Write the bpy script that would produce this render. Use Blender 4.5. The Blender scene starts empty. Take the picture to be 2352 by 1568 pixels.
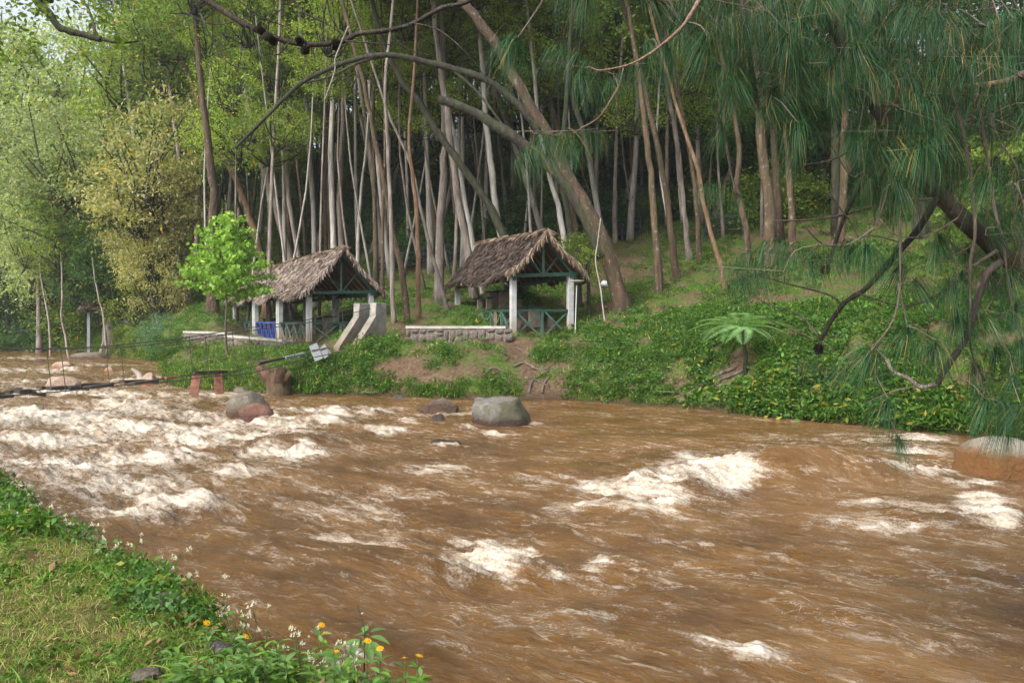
import bpy, math, random
import numpy as np
from mathutils import Vector, Matrix

# ------------------------------------------------------------------ camera, light
F, CX, HY, H = 796.0, 512.0, 322.0, 2.4
SC = bpy.context.scene
COL = SC.collection
cam_d = bpy.data.cameras.new('camera'); cam = bpy.data.objects.new('camera', cam_d); COL.objects.link(cam)
cam.location = (0, 0, H); cam.rotation_euler = (math.radians(90), 0, 0)
cam_d.sensor_width = 36.0; cam_d.lens = 36.0 * F / 1024.0
cam_d.shift_y = -(341.0 - HY) / 1024.0
cam_d.clip_start = 0.05; cam_d.clip_end = 2000
SC.camera = cam
SUN_EL, SUN_AZ = 42, -138          # degrees; azimuth measured from +Y towards +X (negative = left)
w = bpy.data.worlds.new('World'); SC.world = w; w.use_nodes = True
nt = w.node_tree; bgn = nt.nodes['Background']
sky = nt.nodes.new('ShaderNodeTexSky'); sky.sky_type = 'NISHITA'; sky.sun_disc = False
sky.sun_elevation = math.radians(SUN_EL); sky.sun_rotation = math.radians(SUN_AZ)
sky.air_density = 1.0; sky.dust_density = 4.0; sky.ozone_density = 0.6
hsv = nt.nodes.new('ShaderNodeHueSaturation'); hsv.inputs['Saturation'].default_value = 0.42
nt.links.new(sky.outputs[0], hsv.inputs['Color']); nt.links.new(hsv.outputs[0], bgn.inputs[0])
bgn.inputs[1].default_value = 0.15
sd = bpy.data.lights.new('sun', 'SUN'); sd.energy = 1.5; sd.angle = math.radians(14); sd.color = (1, .96, .9)
sun = bpy.data.objects.new('sun', sd); COL.objects.link(sun)
_a, _e = math.radians(SUN_AZ), math.radians(SUN_EL)
_d = Vector((math.sin(_a) * math.cos(_e), math.cos(_a) * math.cos(_e), math.sin(_e)))
sun.rotation_euler = _d.to_track_quat('Z', 'Y').to_euler()
SC.view_settings.view_transform = 'Standard'; SC.view_settings.look = 'None'
SC.view_settings.exposure = 1.15; SC.view_settings.gamma = 1; SC.view_settings.use_curve_mapping = False
SC.cycles.use_denoising = True
SC.cycles.max_bounces = 6; SC.cycles.diffuse_bounces = 3; SC.cycles.glossy_bounces = 2
SC.cycles.transmission_bounces = 2; SC.cycles.transparent_max_bounces = 4
SC.cycles.use_fast_gi = False

rng = np.random.default_rng(7); R = random.Random(11)

# ------------------------------------------------------------------ helpers
def P(px, py, Y): return Vector(((px - CX) / F * Y, Y, H - (py - HY) / F * Y))
def PD(dx, dy, Y): return P(dx / 2.297, dy / 2.297, Y)      # pixels of the 2352-wide view

def _hash(ix, iy, s):
    n = (ix.astype(np.int64) * 374761393 + iy.astype(np.int64) * 668265263 + s * 1442695041) & 0x7fffffff
    n = ((n ^ (n >> 13)) * 1274126177) & 0x7fffffff
    return ((n ^ (n >> 16)) & 0xffff) / 65535.0
def vnoise(x, y, s=0):
    x = np.asarray(x, float); y = np.asarray(y, float)
    ix = np.floor(x); iy = np.floor(y); fx = x - ix; fy = y - iy
    fx = fx * fx * (3 - 2 * fx); fy = fy * fy * (3 - 2 * fy)
    a = _hash(ix, iy, s); b = _hash(ix + 1, iy, s); c = _hash(ix, iy + 1, s); d = _hash(ix + 1, iy + 1, s)
    return (a + (b - a) * fx) * (1 - fy) + (c + (d - c) * fx) * fy - 0.5
def fbm(x, y, o=4, s=0):
    r = 0; a = 1.0
    for i in range(o):
        r = r + a * vnoise(x * 2 ** i + 17.3 * i, y * 2 ** i - 9.1 * i, s + i); a *= .5
    return r
def sstep(a, b, x):
    t = np.clip((x - a) / (b - a), 0, 1); return t * t * (3 - 2 * t)

def mesh_np(name, V, Fa, mats=(), smooth=False, attrs=None, fmat=None):
    me = bpy.data.meshes.new(name)
    V = np.asarray(V, np.float32); Fa = np.asarray(Fa, np.int32); k = Fa.shape[1]
    me.vertices.add(len(V)); me.vertices.foreach_set('co', V.ravel())
    me.loops.add(Fa.size); me.loops.foreach_set('vertex_index', Fa.ravel())
    me.polygons.add(len(Fa)); me.polygons.foreach_set('loop_start', np.arange(0, Fa.size, k, dtype=np.int32))
    me.polygons.foreach_set('loop_total', np.full(len(Fa), k, np.int32))
    if smooth: me.polygons.foreach_set('use_smooth', np.ones(len(Fa), bool))
    for m in mats: me.materials.append(m)
    if fmat is not None: me.polygons.foreach_set('material_index', np.asarray(fmat, np.int32))
    for n, (dom, arr) in (attrs or {}).items():
        a = me.attributes.new(n, 'FLOAT', dom); a.data.foreach_set('value', np.asarray(arr, np.float32))
    me.update(calc_edges=True)
    return me

class MB:
    """collects shapes for ONE mesh"""
    def __init__(s): s.v = []; s.f = []
    def add(s, V, Fa):
        o = len(s.v); s.v += [tuple(p) for p in V]; s.f += [tuple(i + o for i in f) for f in Fa]; return s
    def box(s, c, d, rot=None, jit=0):
        V = []
        for i in range(8):
            p = Vector(((i & 1) - .5, ((i >> 1) & 1) - .5, ((i >> 2) & 1) - .5))
            p = Vector((p.x * d[0], p.y * d[1], p.z * d[2])) + Vector([R.uniform(-jit, jit) for _ in range(3)])
            if rot is not None: p = rot @ p
            V.append(p + Vector(c))
        return s.add(V, [(0, 2, 3, 1), (4, 5, 7, 6), (0, 1, 5, 4), (2, 6, 7, 3), (0, 4, 6, 2), (1, 3, 7, 5)])
    def bar(s, a, b, wd, th, up=Vector((0, 0, 1))):
        a = Vector(a); b = Vector(b); z = (b - a).normalized()
        x = z.cross(up)
        if x.length < 1e-3: x = Vector((1, 0, 0))
        x.normalize(); y = x.cross(z)
        V = [p + x * sx * wd / 2 + y * sy * th / 2 for p in (a, b) for sx, sy in ((-1, -1), (1, -1), (1, 1), (-1, 1))]
        return s.add(V, [(0, 3, 2, 1), (4, 5, 6, 7), (0, 1, 5, 4), (1, 2, 6, 5), (2, 3, 7, 6), (3, 0, 4, 7)])
    def tube(s, pts, rad, n=7, cap=True, rough=0, seed=0):
        pts = [Vector(p) for p in pts]; rr = random.Random(seed)
        if not hasattr(rad, '__len__'): rad = [rad] * len(pts)
        x = None; V = []; Fa = []
        for i, p in enumerate(pts):
            t = (pts[min(i + 1, len(pts) - 1)] - pts[max(i - 1, 0)]).normalized()
            if x is None: x = t.orthogonal().normalized()
            x = (x - t * x.dot(t)).normalized(); y = t.cross(x)
            for k in range(n):
                a = 2 * math.pi * k / n; r = rad[i] * (1 + rough * rr.uniform(-1, 1))
                V.append(p + x * math.cos(a) * r + y * math.sin(a) * r)
            if i:
                for k in range(n):
                    a0 = (i - 1) * n + k; a1 = (i - 1) * n + (k + 1) % n
                    Fa.append((a0, a1, a1 + n, a0 + n))
        if cap:
            Fa.append(tuple(range(n))[::-1]); Fa.append(tuple(range((len(pts) - 1) * n, len(pts) * n)))
        return s.add(V, Fa)
    def mesh(s, name, mat, smooth=False):
        me = bpy.data.meshes.new(name); me.from_pydata(s.v, [], s.f)
        if mat: me.materials.append(mat)
        if smooth: me.polygons.foreach_set('use_smooth', [True] * len(me.polygons))
        me.update(); return me
    def build(s, name, mat, parent=None, smooth=False, bevel=0):
        return obj(name, s.mesh(name, mat, smooth), parent, bevel=bevel)

def obj(name, me, parent=None, loc=None, rot=None, scl=None, bevel=0):
    o = bpy.data.objects.new(name, me); COL.objects.link(o)
    if parent is not None: o.parent = parent
    if loc is not None: o.location = loc
    if rot is not None: o.rotation_euler = rot
    if scl is not None: o.scale = scl if hasattr(scl, '__len__') else (scl,) * 3
    if bevel:
        m = o.modifiers.new('bevel', 'BEVEL'); m.width = bevel; m.segments = 2; m.limit_method = 'ANGLE'
    return o
def tag(o, label=None, cat=None, group=None, kind=None):
    for k, v in (('label', label), ('category', cat), ('group', group), ('kind', kind)):
        if v: o[k] = v
    return o
def thing(name, label, cat, loc=(0, 0, 0), rz=0, group=None, kind=None):
    o = bpy.data.objects.new(name, None); COL.objects.link(o); o.location = loc; o.rotation_euler.z = rz
    o.empty_display_size = .2
    return tag(o, label, cat, group, kind)
def local(parent, pts): # world points -> parent's local (parent has only a translation)
    return [Vector(p) - parent.location for p in pts]
def smooth_path(pts, sub=4):
    pts = [Vector(p) for p in pts]; out = []
    for i in range(len(pts) - 1):
        p0 = pts[max(i - 1, 0)]; p1 = pts[i]; p2 = pts[i + 1]; p3 = pts[min(i + 2, len(pts) - 1)]
        for k in range(sub):
            t = k / sub
            out.append(.5 * ((2 * p1) + (p2 - p0) * t + (2 * p0 - 5 * p1 + 4 * p2 - p3) * t * t + (3 * p1 - p0 - 3 * p2 + p3) * t ** 3))
    out.append(pts[-1]); return out
def lerp_list(a, n):
    return list(np.interp(np.linspace(0, 1, n), np.linspace(0, 1, len(a)), a))

# ------------------------------------------------------------------ materials
def mat_new(name):
    m = bpy.data.materials.new(name); m.use_nodes = True; t = m.node_tree
    return m, t, t.nodes['Principled BSDF'], t.nodes['Material Output']
def N(t, typ, **kw):
    n = t.nodes.new(typ)
    for k, v in kw.items():
        if k in n.inputs: n.inputs[k].default_value = v
        else: setattr(n, k, v)
    return n
def ramp(t, fac, stops, interp='LINEAR'):
    n = t.nodes.new('ShaderNodeValToRGB'); cr = n.color_ramp; cr.interpolation = interp
    while len(cr.elements) < len(stops): cr.elements.new(.5)
    for e, (p, c) in zip(cr.elements, stops):
        e.position = p; e.color = (c[0], c[1], c[2], 1) if hasattr(c, '__len__') else (c, c, c, 1)
    t.links.new(fac, n.inputs[0]); return n.outputs[0]
def noise(t, vec, scale, detail=4, rough=.55, dist=0):
    n = N(t, 'ShaderNodeTexNoise'); n.inputs['Scale'].default_value = scale; n.inputs['Detail'].default_value = detail
    n.inputs['Roughness'].default_value = rough; n.inputs['Distortion'].default_value = dist
    if vec is not None: t.links.new(vec, n.inputs['Vector'])
    return n.outputs['Fac']
def coords(t, which='Object', scale=None, rot=None):
    c = N(t, 'ShaderNodeTexCoord').outputs[which]
    if which == 'World': pass
    if scale or rot:
        m = N(t, 'ShaderNodeMapping')
        if scale: m.inputs['Scale'].default_value = scale
        if rot: m.inputs['Rotation'].default_value = rot
        t.links.new(c, m.inputs[0]); return m.outputs[0]
    return c
def mix(t, fac, a, b, mode='MIX'):
    n = t.nodes.new('ShaderNodeMix'); n.data_type = 'RGBA'; n.blend_type = mode
    def setin(sock, v):
        if isinstance(v, (tuple, list)): sock.default_value = (v[0], v[1], v[2], 1)
        elif isinstance(v, (int, float)): sock.default_value = v if sock.type == 'VALUE' else (v, v, v, 1)
        else: t.links.new(v, sock)
    setin(n.inputs[0], fac); setin(n.inputs[6], a); setin(n.inputs[7], b)
    return n.outputs[2]
def bump(t, b, h, strength=.4, dist=.02):
    n = N(t, 'ShaderNodeBump'); n.inputs['Strength'].default_value = strength; n.inputs['Distance'].default_value = dist
    t.links.new(h, n.inputs['Height']); t.links.new(n.outputs[0], b.inputs['Normal'])
def geo_pos(t): return N(t, 'ShaderNodeNewGeometry').outputs['Position']
def sepz(t, v):
    s = N(t, 'ShaderNodeSeparateXYZ'); t.links.new(v, s.inputs[0]); return s.outputs
def attr(t, name):
    a = N(t, 'ShaderNodeAttribute'); a.attribute_name = name; return a.outputs['Fac']
def maprange(t, v, a, b, c=0, d=1):
    m = N(t, 'ShaderNodeMapRange'); t.links.new(v, m.inputs[0])
    for i, x in enumerate((a, b, c, d)): m.inputs[i + 1].default_value = x
    return m.outputs[0]

def leaf_mat(name, stops, trans=.35, rough=.5, spec=.18, var=.35):
    m, t, b, out = mat_new(name)
    c = ramp(t, attr(t, 'tint'), stops)
    oi = N(t, 'ShaderNodeObjectInfo').outputs['Random']
    v = maprange(t, oi, 0, 1, 1 - var, 1 + var)
    c2 = mix(t, 1.0, c, v, 'MULTIPLY')
    t.links.new(c2, b.inputs['Base Color']); b.inputs['Roughness'].default_value = rough
    b.inputs['Specular IOR Level'].default_value = spec
    tr = N(t, 'ShaderNodeBsdfTranslucent'); c3 = mix(t, 1.0, c2, (1.3, 1.4, .6), 'MULTIPLY'); t.links.new(c3, tr.inputs[0])
    mx = N(t, 'ShaderNodeMixShader'); mx.inputs[0].default_value = trans
    t.links.new(b.outputs[0], mx.inputs[1]); t.links.new(tr.outputs[0], mx.inputs[2]); t.links.new(mx.outputs[0], out.inputs[0])
    return m
M = {}
M['leaf_canopy'] = leaf_mat('leaf_canopy', [(0, (.055, .095, .018)), (.45, (.13, .20, .035)), (.8, (.17, .235, .04)), (.95, (.23, .27, .055)), (1, (.42, .30, .03))])
M['leaf_light'] = leaf_mat('leaf_light', [(0, (.11, .17, .03)), (.5, (.23, .32, .06)), (.85, (.36, .43, .11)), (.95, (.42, .43, .10)), (1, (.62, .42, .04))], trans=.5)
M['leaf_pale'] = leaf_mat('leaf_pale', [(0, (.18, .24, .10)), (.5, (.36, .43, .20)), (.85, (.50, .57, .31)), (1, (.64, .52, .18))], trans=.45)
M['leaf_yellow'] = leaf_mat('leaf_yellow', [(0, (.20, .22, .08)), (.5, (.40, .40, .18)), (.8, (.52, .46, .22)), (1, (.62, .38, .06))], trans=.45)
M['leaf_blue'] = leaf_mat('leaf_blue', [(0, (.045, .095, .05)), (.6, (.10, .19, .11)), (1, (.19, .28, .17))])
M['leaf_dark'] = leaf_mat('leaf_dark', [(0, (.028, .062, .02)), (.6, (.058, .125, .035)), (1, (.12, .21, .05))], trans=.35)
M['leaf_young'] = leaf_mat('leaf_young', [(0, (.13, .26, .035)), (.5, (.24, .41, .07)), (.85, (.36, .54, .12)), (1, (.52, .60, .14))], var=.05, trans=.4)
M['leaf_herb'] = leaf_mat('leaf_herb', [(0, (.030, .070, .012)), (.5, (.065, .15, .022)), (.85, (.12, .23, .035)), (1, (.26, .24, .04))])
M['leaf_herb2'] = leaf_mat('leaf_herb2', [(0, (.05, .11, .035)), (.6, (.10, .20, .06)), (1, (.17, .29, .09))])
M['grass'] = leaf_mat('grass', [(0, (.06, .12, .015)), (.5, (.125, .225, .03)), (.85, (.21, .31, .055)), (1, (.42, .35, .15))])
M['fern'] = leaf_mat('fern', [(0, (.11, .22, .07)), (1, (.22, .38, .15))], var=.1, trans=.4)
M['needle'] = leaf_mat('needle', [(0, (.008, .034, .012)), (.5, (.022, .078, .026)), (.93, (.07, .18, .065)), (1, (.28, .17, .045))], trans=.15, rough=.45, spec=.25)
M['petal'] = leaf_mat('petal', [(0, (.75, .36, .008)), (1, (.9, .5, .02))], var=.05)
M['white_petal'] = leaf_mat('white_petal', [(0, (.6, .55, .45)), (1, (.8, .78, .7))], var=.05)
M['petal_dry'] = leaf_mat('petal_dry', [(0, (.10, .05, .025)), (1, (.28, .17, .09))], trans=.1)
M['pink_petal'] = leaf_mat('pink_petal', [(0, (.55, .3, .55)), (1, (.7, .45, .7))], var=.05)

def bark(name, c0, c1, c2, moss=0.0, lichen=.3):
    m, t, b, out = mat_new(name)
    co = coords(t, 'Object', (1, 1, .22))
    n1 = noise(t, co, 5, 6, .6); n2 = noise(t, coords(t, 'Object'), 1.3, 3)
    c = ramp(t, n1, [(.3, c0), (.52, c1), (.72, c2)])
    li = ramp(t, noise(t, coords(t, 'Object', (1, 1, .6)), 9, 3), [(.6, 0), (.68, 1)])
    lf = N(t, 'ShaderNodeMath', operation='MULTIPLY'); t.links.new(li, lf.inputs[0]); lf.inputs[1].default_value = lichen
    c = mix(t, lf.outputs[0], c, (.36, .37, .33))
    if moss:
        mo = ramp(t, n2, [(.40, 0), (.58, moss)])
        c = mix(t, mo, c, (.045, .075, .014))
    oi = N(t, 'ShaderNodeObjectInfo').outputs['Random']; v = maprange(t, oi, 0, 1, .75, 1.25)
    c = mix(t, 1.0, c, v, 'MULTIPLY')
    t.links.new(c, b.inputs['Base Color']); b.inputs['Roughness'].default_value = .9
    bump(t, b, noise(t, co, 14, 6, .65), 1.0, .09)
    return m
M['bark_grey'] = bark('bark_grey', (.09, .072, .06), (.20, .165, .14), (.33, .29, .255))
M['bark_pale'] = bark('bark_pale', (.2, .18, .165), (.36, .33, .30), (.5, .48, .44))
M['bark_brown'] = bark('bark_brown', (.036, .021, .014), (.085, .048, .030), (.15, .092, .062), moss=.25, lichen=.4)
M['bark_orange'] = bark('bark_orange', (.08, .045, .024), (.16, .092, .05), (.24, .165, .10), lichen=.3)
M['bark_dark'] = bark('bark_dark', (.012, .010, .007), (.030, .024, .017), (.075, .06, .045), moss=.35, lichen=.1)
M['stump'] = bark('stump', (.05, .028, .017), (.12, .068, .04), (.20, .12, .075), moss=.2, lichen=.1)
M['bark_pine'] = bark('bark_pine', (.014, .011, .009), (.036, .026, .02), (.10, .075, .06), lichen=.25)
M['bark_twig'] = bark('bark_twig', (.07, .055, .042), (.14, .11, .085), (.22, .17, .13), lichen=.3)
M['twig_pink'] = bark('twig_pink', (.16, .09, .06), (.24, .15, .105), (.3, .2, .14), lichen=.1)
M['bark_bleached'] = bark('bark_bleached', (.16, .13, .11), (.30, .25, .21), (.42, .37, .32), lichen=.5)

def simple(name, c, rough=.7, nscale=8, var=.35, bmp=.3, dirt=None, dirt_z=None, metallic=0, spec=.4):
    m, t, b, out = mat_new(name)
    co = coords(t, 'Object'); n1 = noise(t, co, nscale, 6, .6)
    lo = tuple(x * (1 - var) for x in c); hi = tuple(min(1, x * (1 + var)) for x in c)
    cc = ramp(t, n1, [(.3, lo), (.7, hi)])
    if dirt:
        z = sepz(t, geo_pos(t))[2]
        n2 = noise(t, co, 3, 4); zz = N(t, 'ShaderNodeMath', operation='MULTIPLY_ADD'); t.links.new(n2, zz.inputs[0]); zz.inputs[1].default_value = -.7; t.links.new(z, zz.inputs[2])
        f = maprange(t, zz.outputs[0], dirt_z[0] - .35, dirt_z[1] - .35, .9, 0)
        cc = mix(t, f, cc, dirt)
    t.links.new(cc, b.inputs['Base Color']); b.inputs['Roughness'].default_value = rough; b.inputs['Metallic'].default_value = metallic
    b.inputs['Specular IOR Level'].default_value = spec
    bump(t, b, noise(t, co, nscale * 4, 5), bmp, .01)
    return m
M['post1'] = simple('post1', (.36, .37, .37), .85, 3, .3, .5, (.28, .19, .11), (1.5, 2.3))
M['post2'] = simple('post2', (.38, .385, .385), .85, 3, .3, .5, (.30, .22, .12), (1.9, 2.7))
M['concrete'] = simple('concrete', (.27, .26, .235), .9, 2.5, .45, .8, (.15, .11, .065), (1.4, 3.0))
M['green_paint'] = simple('green_paint', (.016, .055, .038), .5, 5, .3, .3)
M['green_worn'] = simple('green_worn', (.05, .105, .08), .75, 4, .45, .5, (.22, .16, .11), (1.4, 2.2))
M['blue_paint'] = simple('blue_paint', (.035, .06, .22), .5, 5, .3, .3)
M['blue_dark'] = simple('blue_dark', (.012, .018, .034), .5, 5, .3, .3)
M['wood_brown'] = simple('wood_brown', (.20, .12, .07), .8, 5, .4, .6)
M['wood_dark'] = simple('wood_dark', (.042, .033, .027), .7, 6, .4, .6)
M['wood_grey'] = simple('wood_grey', (.20, .215, .23), .7, 5, .25, .5)
M['rust_wood'] = simple('rust_wood', (.22, .10, .065), .85, 6, .5, .6)
M['red_bark'] = simple('red_bark', (.22, .07, .035), .85, 6, .4, .6)
M['cap'] = simple('cap', (.36, .34, .30), .9, 4, .3, .6)
M['mortar'] = simple('mortar', (.17, .14, .115), .95, 6, .3, .6)
M['wire'] = simple('wire', (.05, .045, .04), .6, 6, .3, .1)
M['white_plastic'] = simple('white_plastic', (.55, .58, .6), .4, 4, .1, .1)
M['yellow_plastic'] = simple('yellow_plastic', (.55, .48, .03), .4, 4, .1, .1)
M['cloth_pink'] = simple('cloth_pink', (.36, .17, .13), .9, 10, .3, .3)
M['cloth_white'] = simple('cloth_white', (.62, .55, .55), .9, 10, .2, .3)
M['cone'] = simple('cone', (.035, .027, .022), .8, 30, .5, .8)
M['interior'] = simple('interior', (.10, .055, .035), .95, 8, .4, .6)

M['leaf_stem'] = simple('leaf_stem', (.08, .12, .03), .6, 8, .2, .1)
def thatch_mat(name, stops):
    m, t, b, out = mat_new(name)
    c = ramp(t, attr(t, 'tint'), stops)
    n1 = noise(t, coords(t, 'Object'), .8, 4); c = mix(t, 1.0, c, ramp(t, n1, [(.3, .75), (.7, 1.2)]), 'MULTIPLY')
    t.links.new(c, b.inputs['Base Color']); b.inputs['Roughness'].default_value = .9; b.inputs['Specular IOR Level'].default_value = .2
    return m
M['thatch_light'] = thatch_mat('thatch_light', [(0, (.14, .105, .085)), (.5, (.29, .235, .20)), (.9, (.44, .37, .32)), (1, (.50, .34, .2))])
M['thatch_dark'] = thatch_mat('thatch_dark', [(0, (.035, .026, .022)), (.5, (.085, .063, .054)), (.88, (.165, .125, .105)), (1, (.32, .19, .09))])
M['thatch_ridge'] = thatch_mat('thatch_ridge', [(0, (.15, .11, .075)), (1, (.36, .28, .2))])

def rock_mat(name, c0, c1, c2, wet=(.10, .04, .025), lichen=.6, wz=(.12, .3), moss=0):
    m, t, b, out = mat_new(name)
    pos = geo_pos(t); co = coords(t, 'Object')
    n1 = noise(t, co, 2.2, 8, .65); c = ramp(t, n1, [(.3, c0), (.5, c1), (.68, c2)])
    sp = noise(t, co, 45, 3, .7); c = mix(t, 1.0, c, ramp(t, sp, [(.35, .55), (.65, 1.3)]), 'MULTIPLY')
    vo = N(t, 'ShaderNodeTexVoronoi'); vo.feature = 'DISTANCE_TO_EDGE'; vo.inputs['Scale'].default_value = 1.6
    wn = N(t, 'ShaderNodeTexNoise'); wn.inputs['Scale'].default_value = 3; wm = N(t, 'ShaderNodeVectorMath', operation='ADD'); t.links.new(co, wn.inputs['Vector']); t.links.new(co, wm.inputs[0]); t.links.new(wn.outputs['Color'], wm.inputs[1]); t.links.new(wm.outputs[0], vo.inputs['Vector'])
    crk = ramp(t, vo.outputs['Distance'], [(0, .45), (.02, 1)]); c = mix(t, .7, c, mix(t, 1.0, c, crk, 'MULTIPLY'))
    li = ramp(t, noise(t, co, 5.5, 3), [(.60, 0), (.64, lichen)]); c = mix(t, li, c, (.42, .41, .37))
    if moss: c = mix(t, ramp(t, noise(t, co, 1.1, 4), [(.48, 0), (.56, moss)]), c, (.075, .075, .035))
    z = sepz(t, pos)[2]; n2 = noise(t, pos, 3, 4)
    zz = N(t, 'ShaderNodeMath', operation='MULTIPLY_ADD'); t.links.new(n2, zz.inputs[0]); zz.inputs[1].default_value = -.3; t.links.new(z, zz.inputs[2])
    f = maprange(t, zz.outputs[0], wz[0] - .15, wz[1] - .15, 1, 0)
    c = mix(t, f, c, wet)
    t.links.new(c, b.inputs['Base Color']); r = maprange(t, f, 0, 1, .85, .25); t.links.new(r, b.inputs['Roughness'])
    bump(t, b, noise(t, co, 9, 10, .72), 1.0, .11)
    return m
M['granite'] = rock_mat('granite', (.10, .09, .075), (.22, .20, .17), (.38, .35, .31), wet=(.055, .03, .02), moss=.9, wz=(.10, .22))
M['granite2'] = rock_mat('granite2', (.12, .10, .075), (.20, .17, .13), (.3, .26, .2), wet=(.09, .05, .03), lichen=.2, moss=.4)
M['red_rock'] = rock_mat('red_rock', (.10, .045, .03), (.19, .09, .06), (.27, .15, .11), wet=(.08, .03, .02), lichen=.1)
M['tan_rock'] = rock_mat('tan_rock', (.30, .19, .13), (.44, .32, .24), (.55, .43, .34), wet=(.30, .13, .06), lichen=.2, wz=(.05, .15))
M['wet_rock'] = rock_mat('wet_rock', (.045, .038, .033), (.08, .07, .06), (.13, .11, .095), wet=(.05, .035, .025), lichen=.1, wz=(.3, .6))
M['cream_rock'] = rock_mat('cream_rock', (.27, .24, .2), (.42, .38, .32), (.55, .5, .43), wet=(.20, .088, .026), lichen=.3, wz=(.34, .56), moss=.4)
M['bank_rock'] = rock_mat('bank_rock', (.10, .08, .06), (.19, .15, .12), (.28, .23, .19), lichen=.35, moss=.3, wz=(-9, -8))
M['wall_stone'] = rock_mat('wall_stone', (.11, .085, .065), (.20, .165, .135), (.30, .26, .22), lichen=.35, wz=(-9, -8))
M['dark_stone'] = rock_mat('dark_stone', (.04, .036, .034), (.08, .07, .065), (.13, .12, .11), lichen=.2, wz=(-9, -8))

# ------------------------------------------------------------------ terrain
NEAR = np.array([(-80, 100), (-40, 46), (-12, 15.5), (-6.1, 9.3), (-4.7, 7.9), (-3.35, 6.4), (-2.2, 5.45), (-1.55, 4.75), (-1.2, 4.25), (-.85, 3.95), (-.3, 3.62), (.5, 2.9), (2, 1.8), (6, -1), (30, -20), (30, -60), (-80, -60)], float)
def near_sd(x, y):
    d = np.full(x.shape, 1e9); ins = np.zeros(x.shape, bool)
    n = len(NEAR)
    for i in range(n):
        a = NEAR[i]; b = NEAR[(i + 1) % n]; ab = b - a
        t = np.clip(((x - a[0]) * ab[0] + (y - a[1]) * ab[1]) / (ab @ ab), 0, 1)
        d = np.minimum(d, np.hypot(x - a[0] - t * ab[0], y - a[1] - t * ab[1]))
        c = ((a[1] > y) != (b[1] > y)); den = (b[1] - a[1]) if b[1] != a[1] else 1e-9
        ins ^= c & (x < (b[0] - a[0]) * (y - a[1]) / den + a[0])
    return np.where(ins, d, -d)
TC = [ # u, Y nodes, z nodes
 (-500, (130, 134, 140, 150, 170, 200, 260), (0, 1, 2, 4, 12, 25, 50)),
 (0, (79, 83, 90, 100, 120, 150, 240), (0, 1.2, 2.2, 3.5, 8, 18, 50)),
 (60, (70, 73, 78, 88, 108, 140, 220), (0, 1, 1.8, 3, 8, 18, 50)),
 (130, (53, 55, 58, 66, 85, 115, 200), (0, 1.2, 1.9, 2.8, 4.8, 12, 45)),
 (159, (48, 50, 53, 60, 78, 110, 190), (0, 1.2, 2, 2.6, 4.5, 12, 45)),
 (166, (31.3, 33, 36, 42, 55, 90, 180), (0, .5, 1.3, 2.2, 3.2, 7, 42)),
 (185, (29, 30.5, 33, 37, 44, 80, 180), (0, .5, 1.0, 1.5, 2.8, 6.5, 42)),
 (215, (28, 29, 31, 35, 43, 75, 180), (0, .5, .95, 1.45, 3.0, 6.5, 42)),
 (250, (27.3, 28.2, 30, 33, 45, 70, 180), (0, .6, 1.1, 1.4, 1.9, 6, 42)),
 (285, (26.6, 27.5, 28.8, 31, 46, 70, 180), (0, .9, 1.2, 1.36, 1.9, 6.5, 42)),
 (320, (26.4, 27.2, 28, 29.5, 44, 68, 180), (0, .9, 1.3, 1.45, 2.4, 8, 42)),
 (370, (25.9, 26.6, 27.3, 29.3, 42, 62, 175), (0, 1.0, 1.62, 1.72, 3.9, 9, 42)),
 (420, (25.2, 26, 27, 29.3, 40, 60, 175), (0, .95, 1.65, 1.8, 3.7, 8.8, 42)),
 (474, (24.4, 25.2, 26.3, 29.3, 40, 58, 170), (0, .8, 1.6, 1.85, 4.0, 9, 42)),
 (520, (24.4, 25.4, 26.6, 29.3, 38, 56, 170), (0, .65, 1.4, 1.87, 4.0, 9.3, 42)),
 (566, (24.6, 25.6, 26.8, 29.6, 37, 54, 170), (0, .95, 1.6, 1.9, 4.2, 9.5, 42)),
 (631, (23.3, 24.6, 26, 28.5, 36, 52, 165), (0, 1.15, 1.95, 2.4, 4.3, 9, 42)),
 (700, (22, 23.3, 24.6, 27, 35, 50, 160), (0, 1.2, 2.1, 2.65, 4.7, 9.2, 42)),
 (740, (20.7, 22, 23.5, 26, 34, 48, 160), (0, 1.25, 2.2, 2.75, 4.9, 9.5, 42)),
 (805, (19.5, 20.6, 22, 25, 33, 46, 155), (0, 1.3, 2.3, 2.9, 5.1, 10, 42)),
 (853, (18.6, 19.6, 21, 24, 32, 45, 150), (0, 1.3, 2.35, 2.95, 5.2, 10, 42)),
 (914, (17.5, 18.4, 19.6, 23, 31, 44, 150), (0, 1.3, 2.4, 3, 5.4, 10.5, 42)),
 (1024, (16.1, 16.9, 18, 21, 29, 42, 140), (0, 1.3, 2.4, 3, 5.4, 10.5, 42)),
 (1200, (13.5, 14.3, 15.5, 18.5, 26, 38, 130), (0, 1.3, 2.4, 3, 5.4, 10.5, 42)),
 (1700, (9, 9.7, 11, 13.5, 19, 30, 110), (0, 1.3, 2.4, 3, 5.4, 10.5, 42)),
 (4000, (3, 3.5, 4.5, 6, 10, 18, 80), (0, 1.3, 2.4, 3, 5.4, 10.5, 42))]
TU = np.array([c[0] for c in TC], float); TY = np.array([c[1] for c in TC], float); TZ = np.array([c[2] for c in TC], float)
def far_nodes(u):
    Ys = [np.interp(u, TU, TY[:, i]) for i in range(7)]; Zs = [np.interp(u, TU, TZ[:, i]) for i in range(7)]
    return Ys, Zs
def shore(u): return np.interp(u, TU, TY[:, 0])
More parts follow.
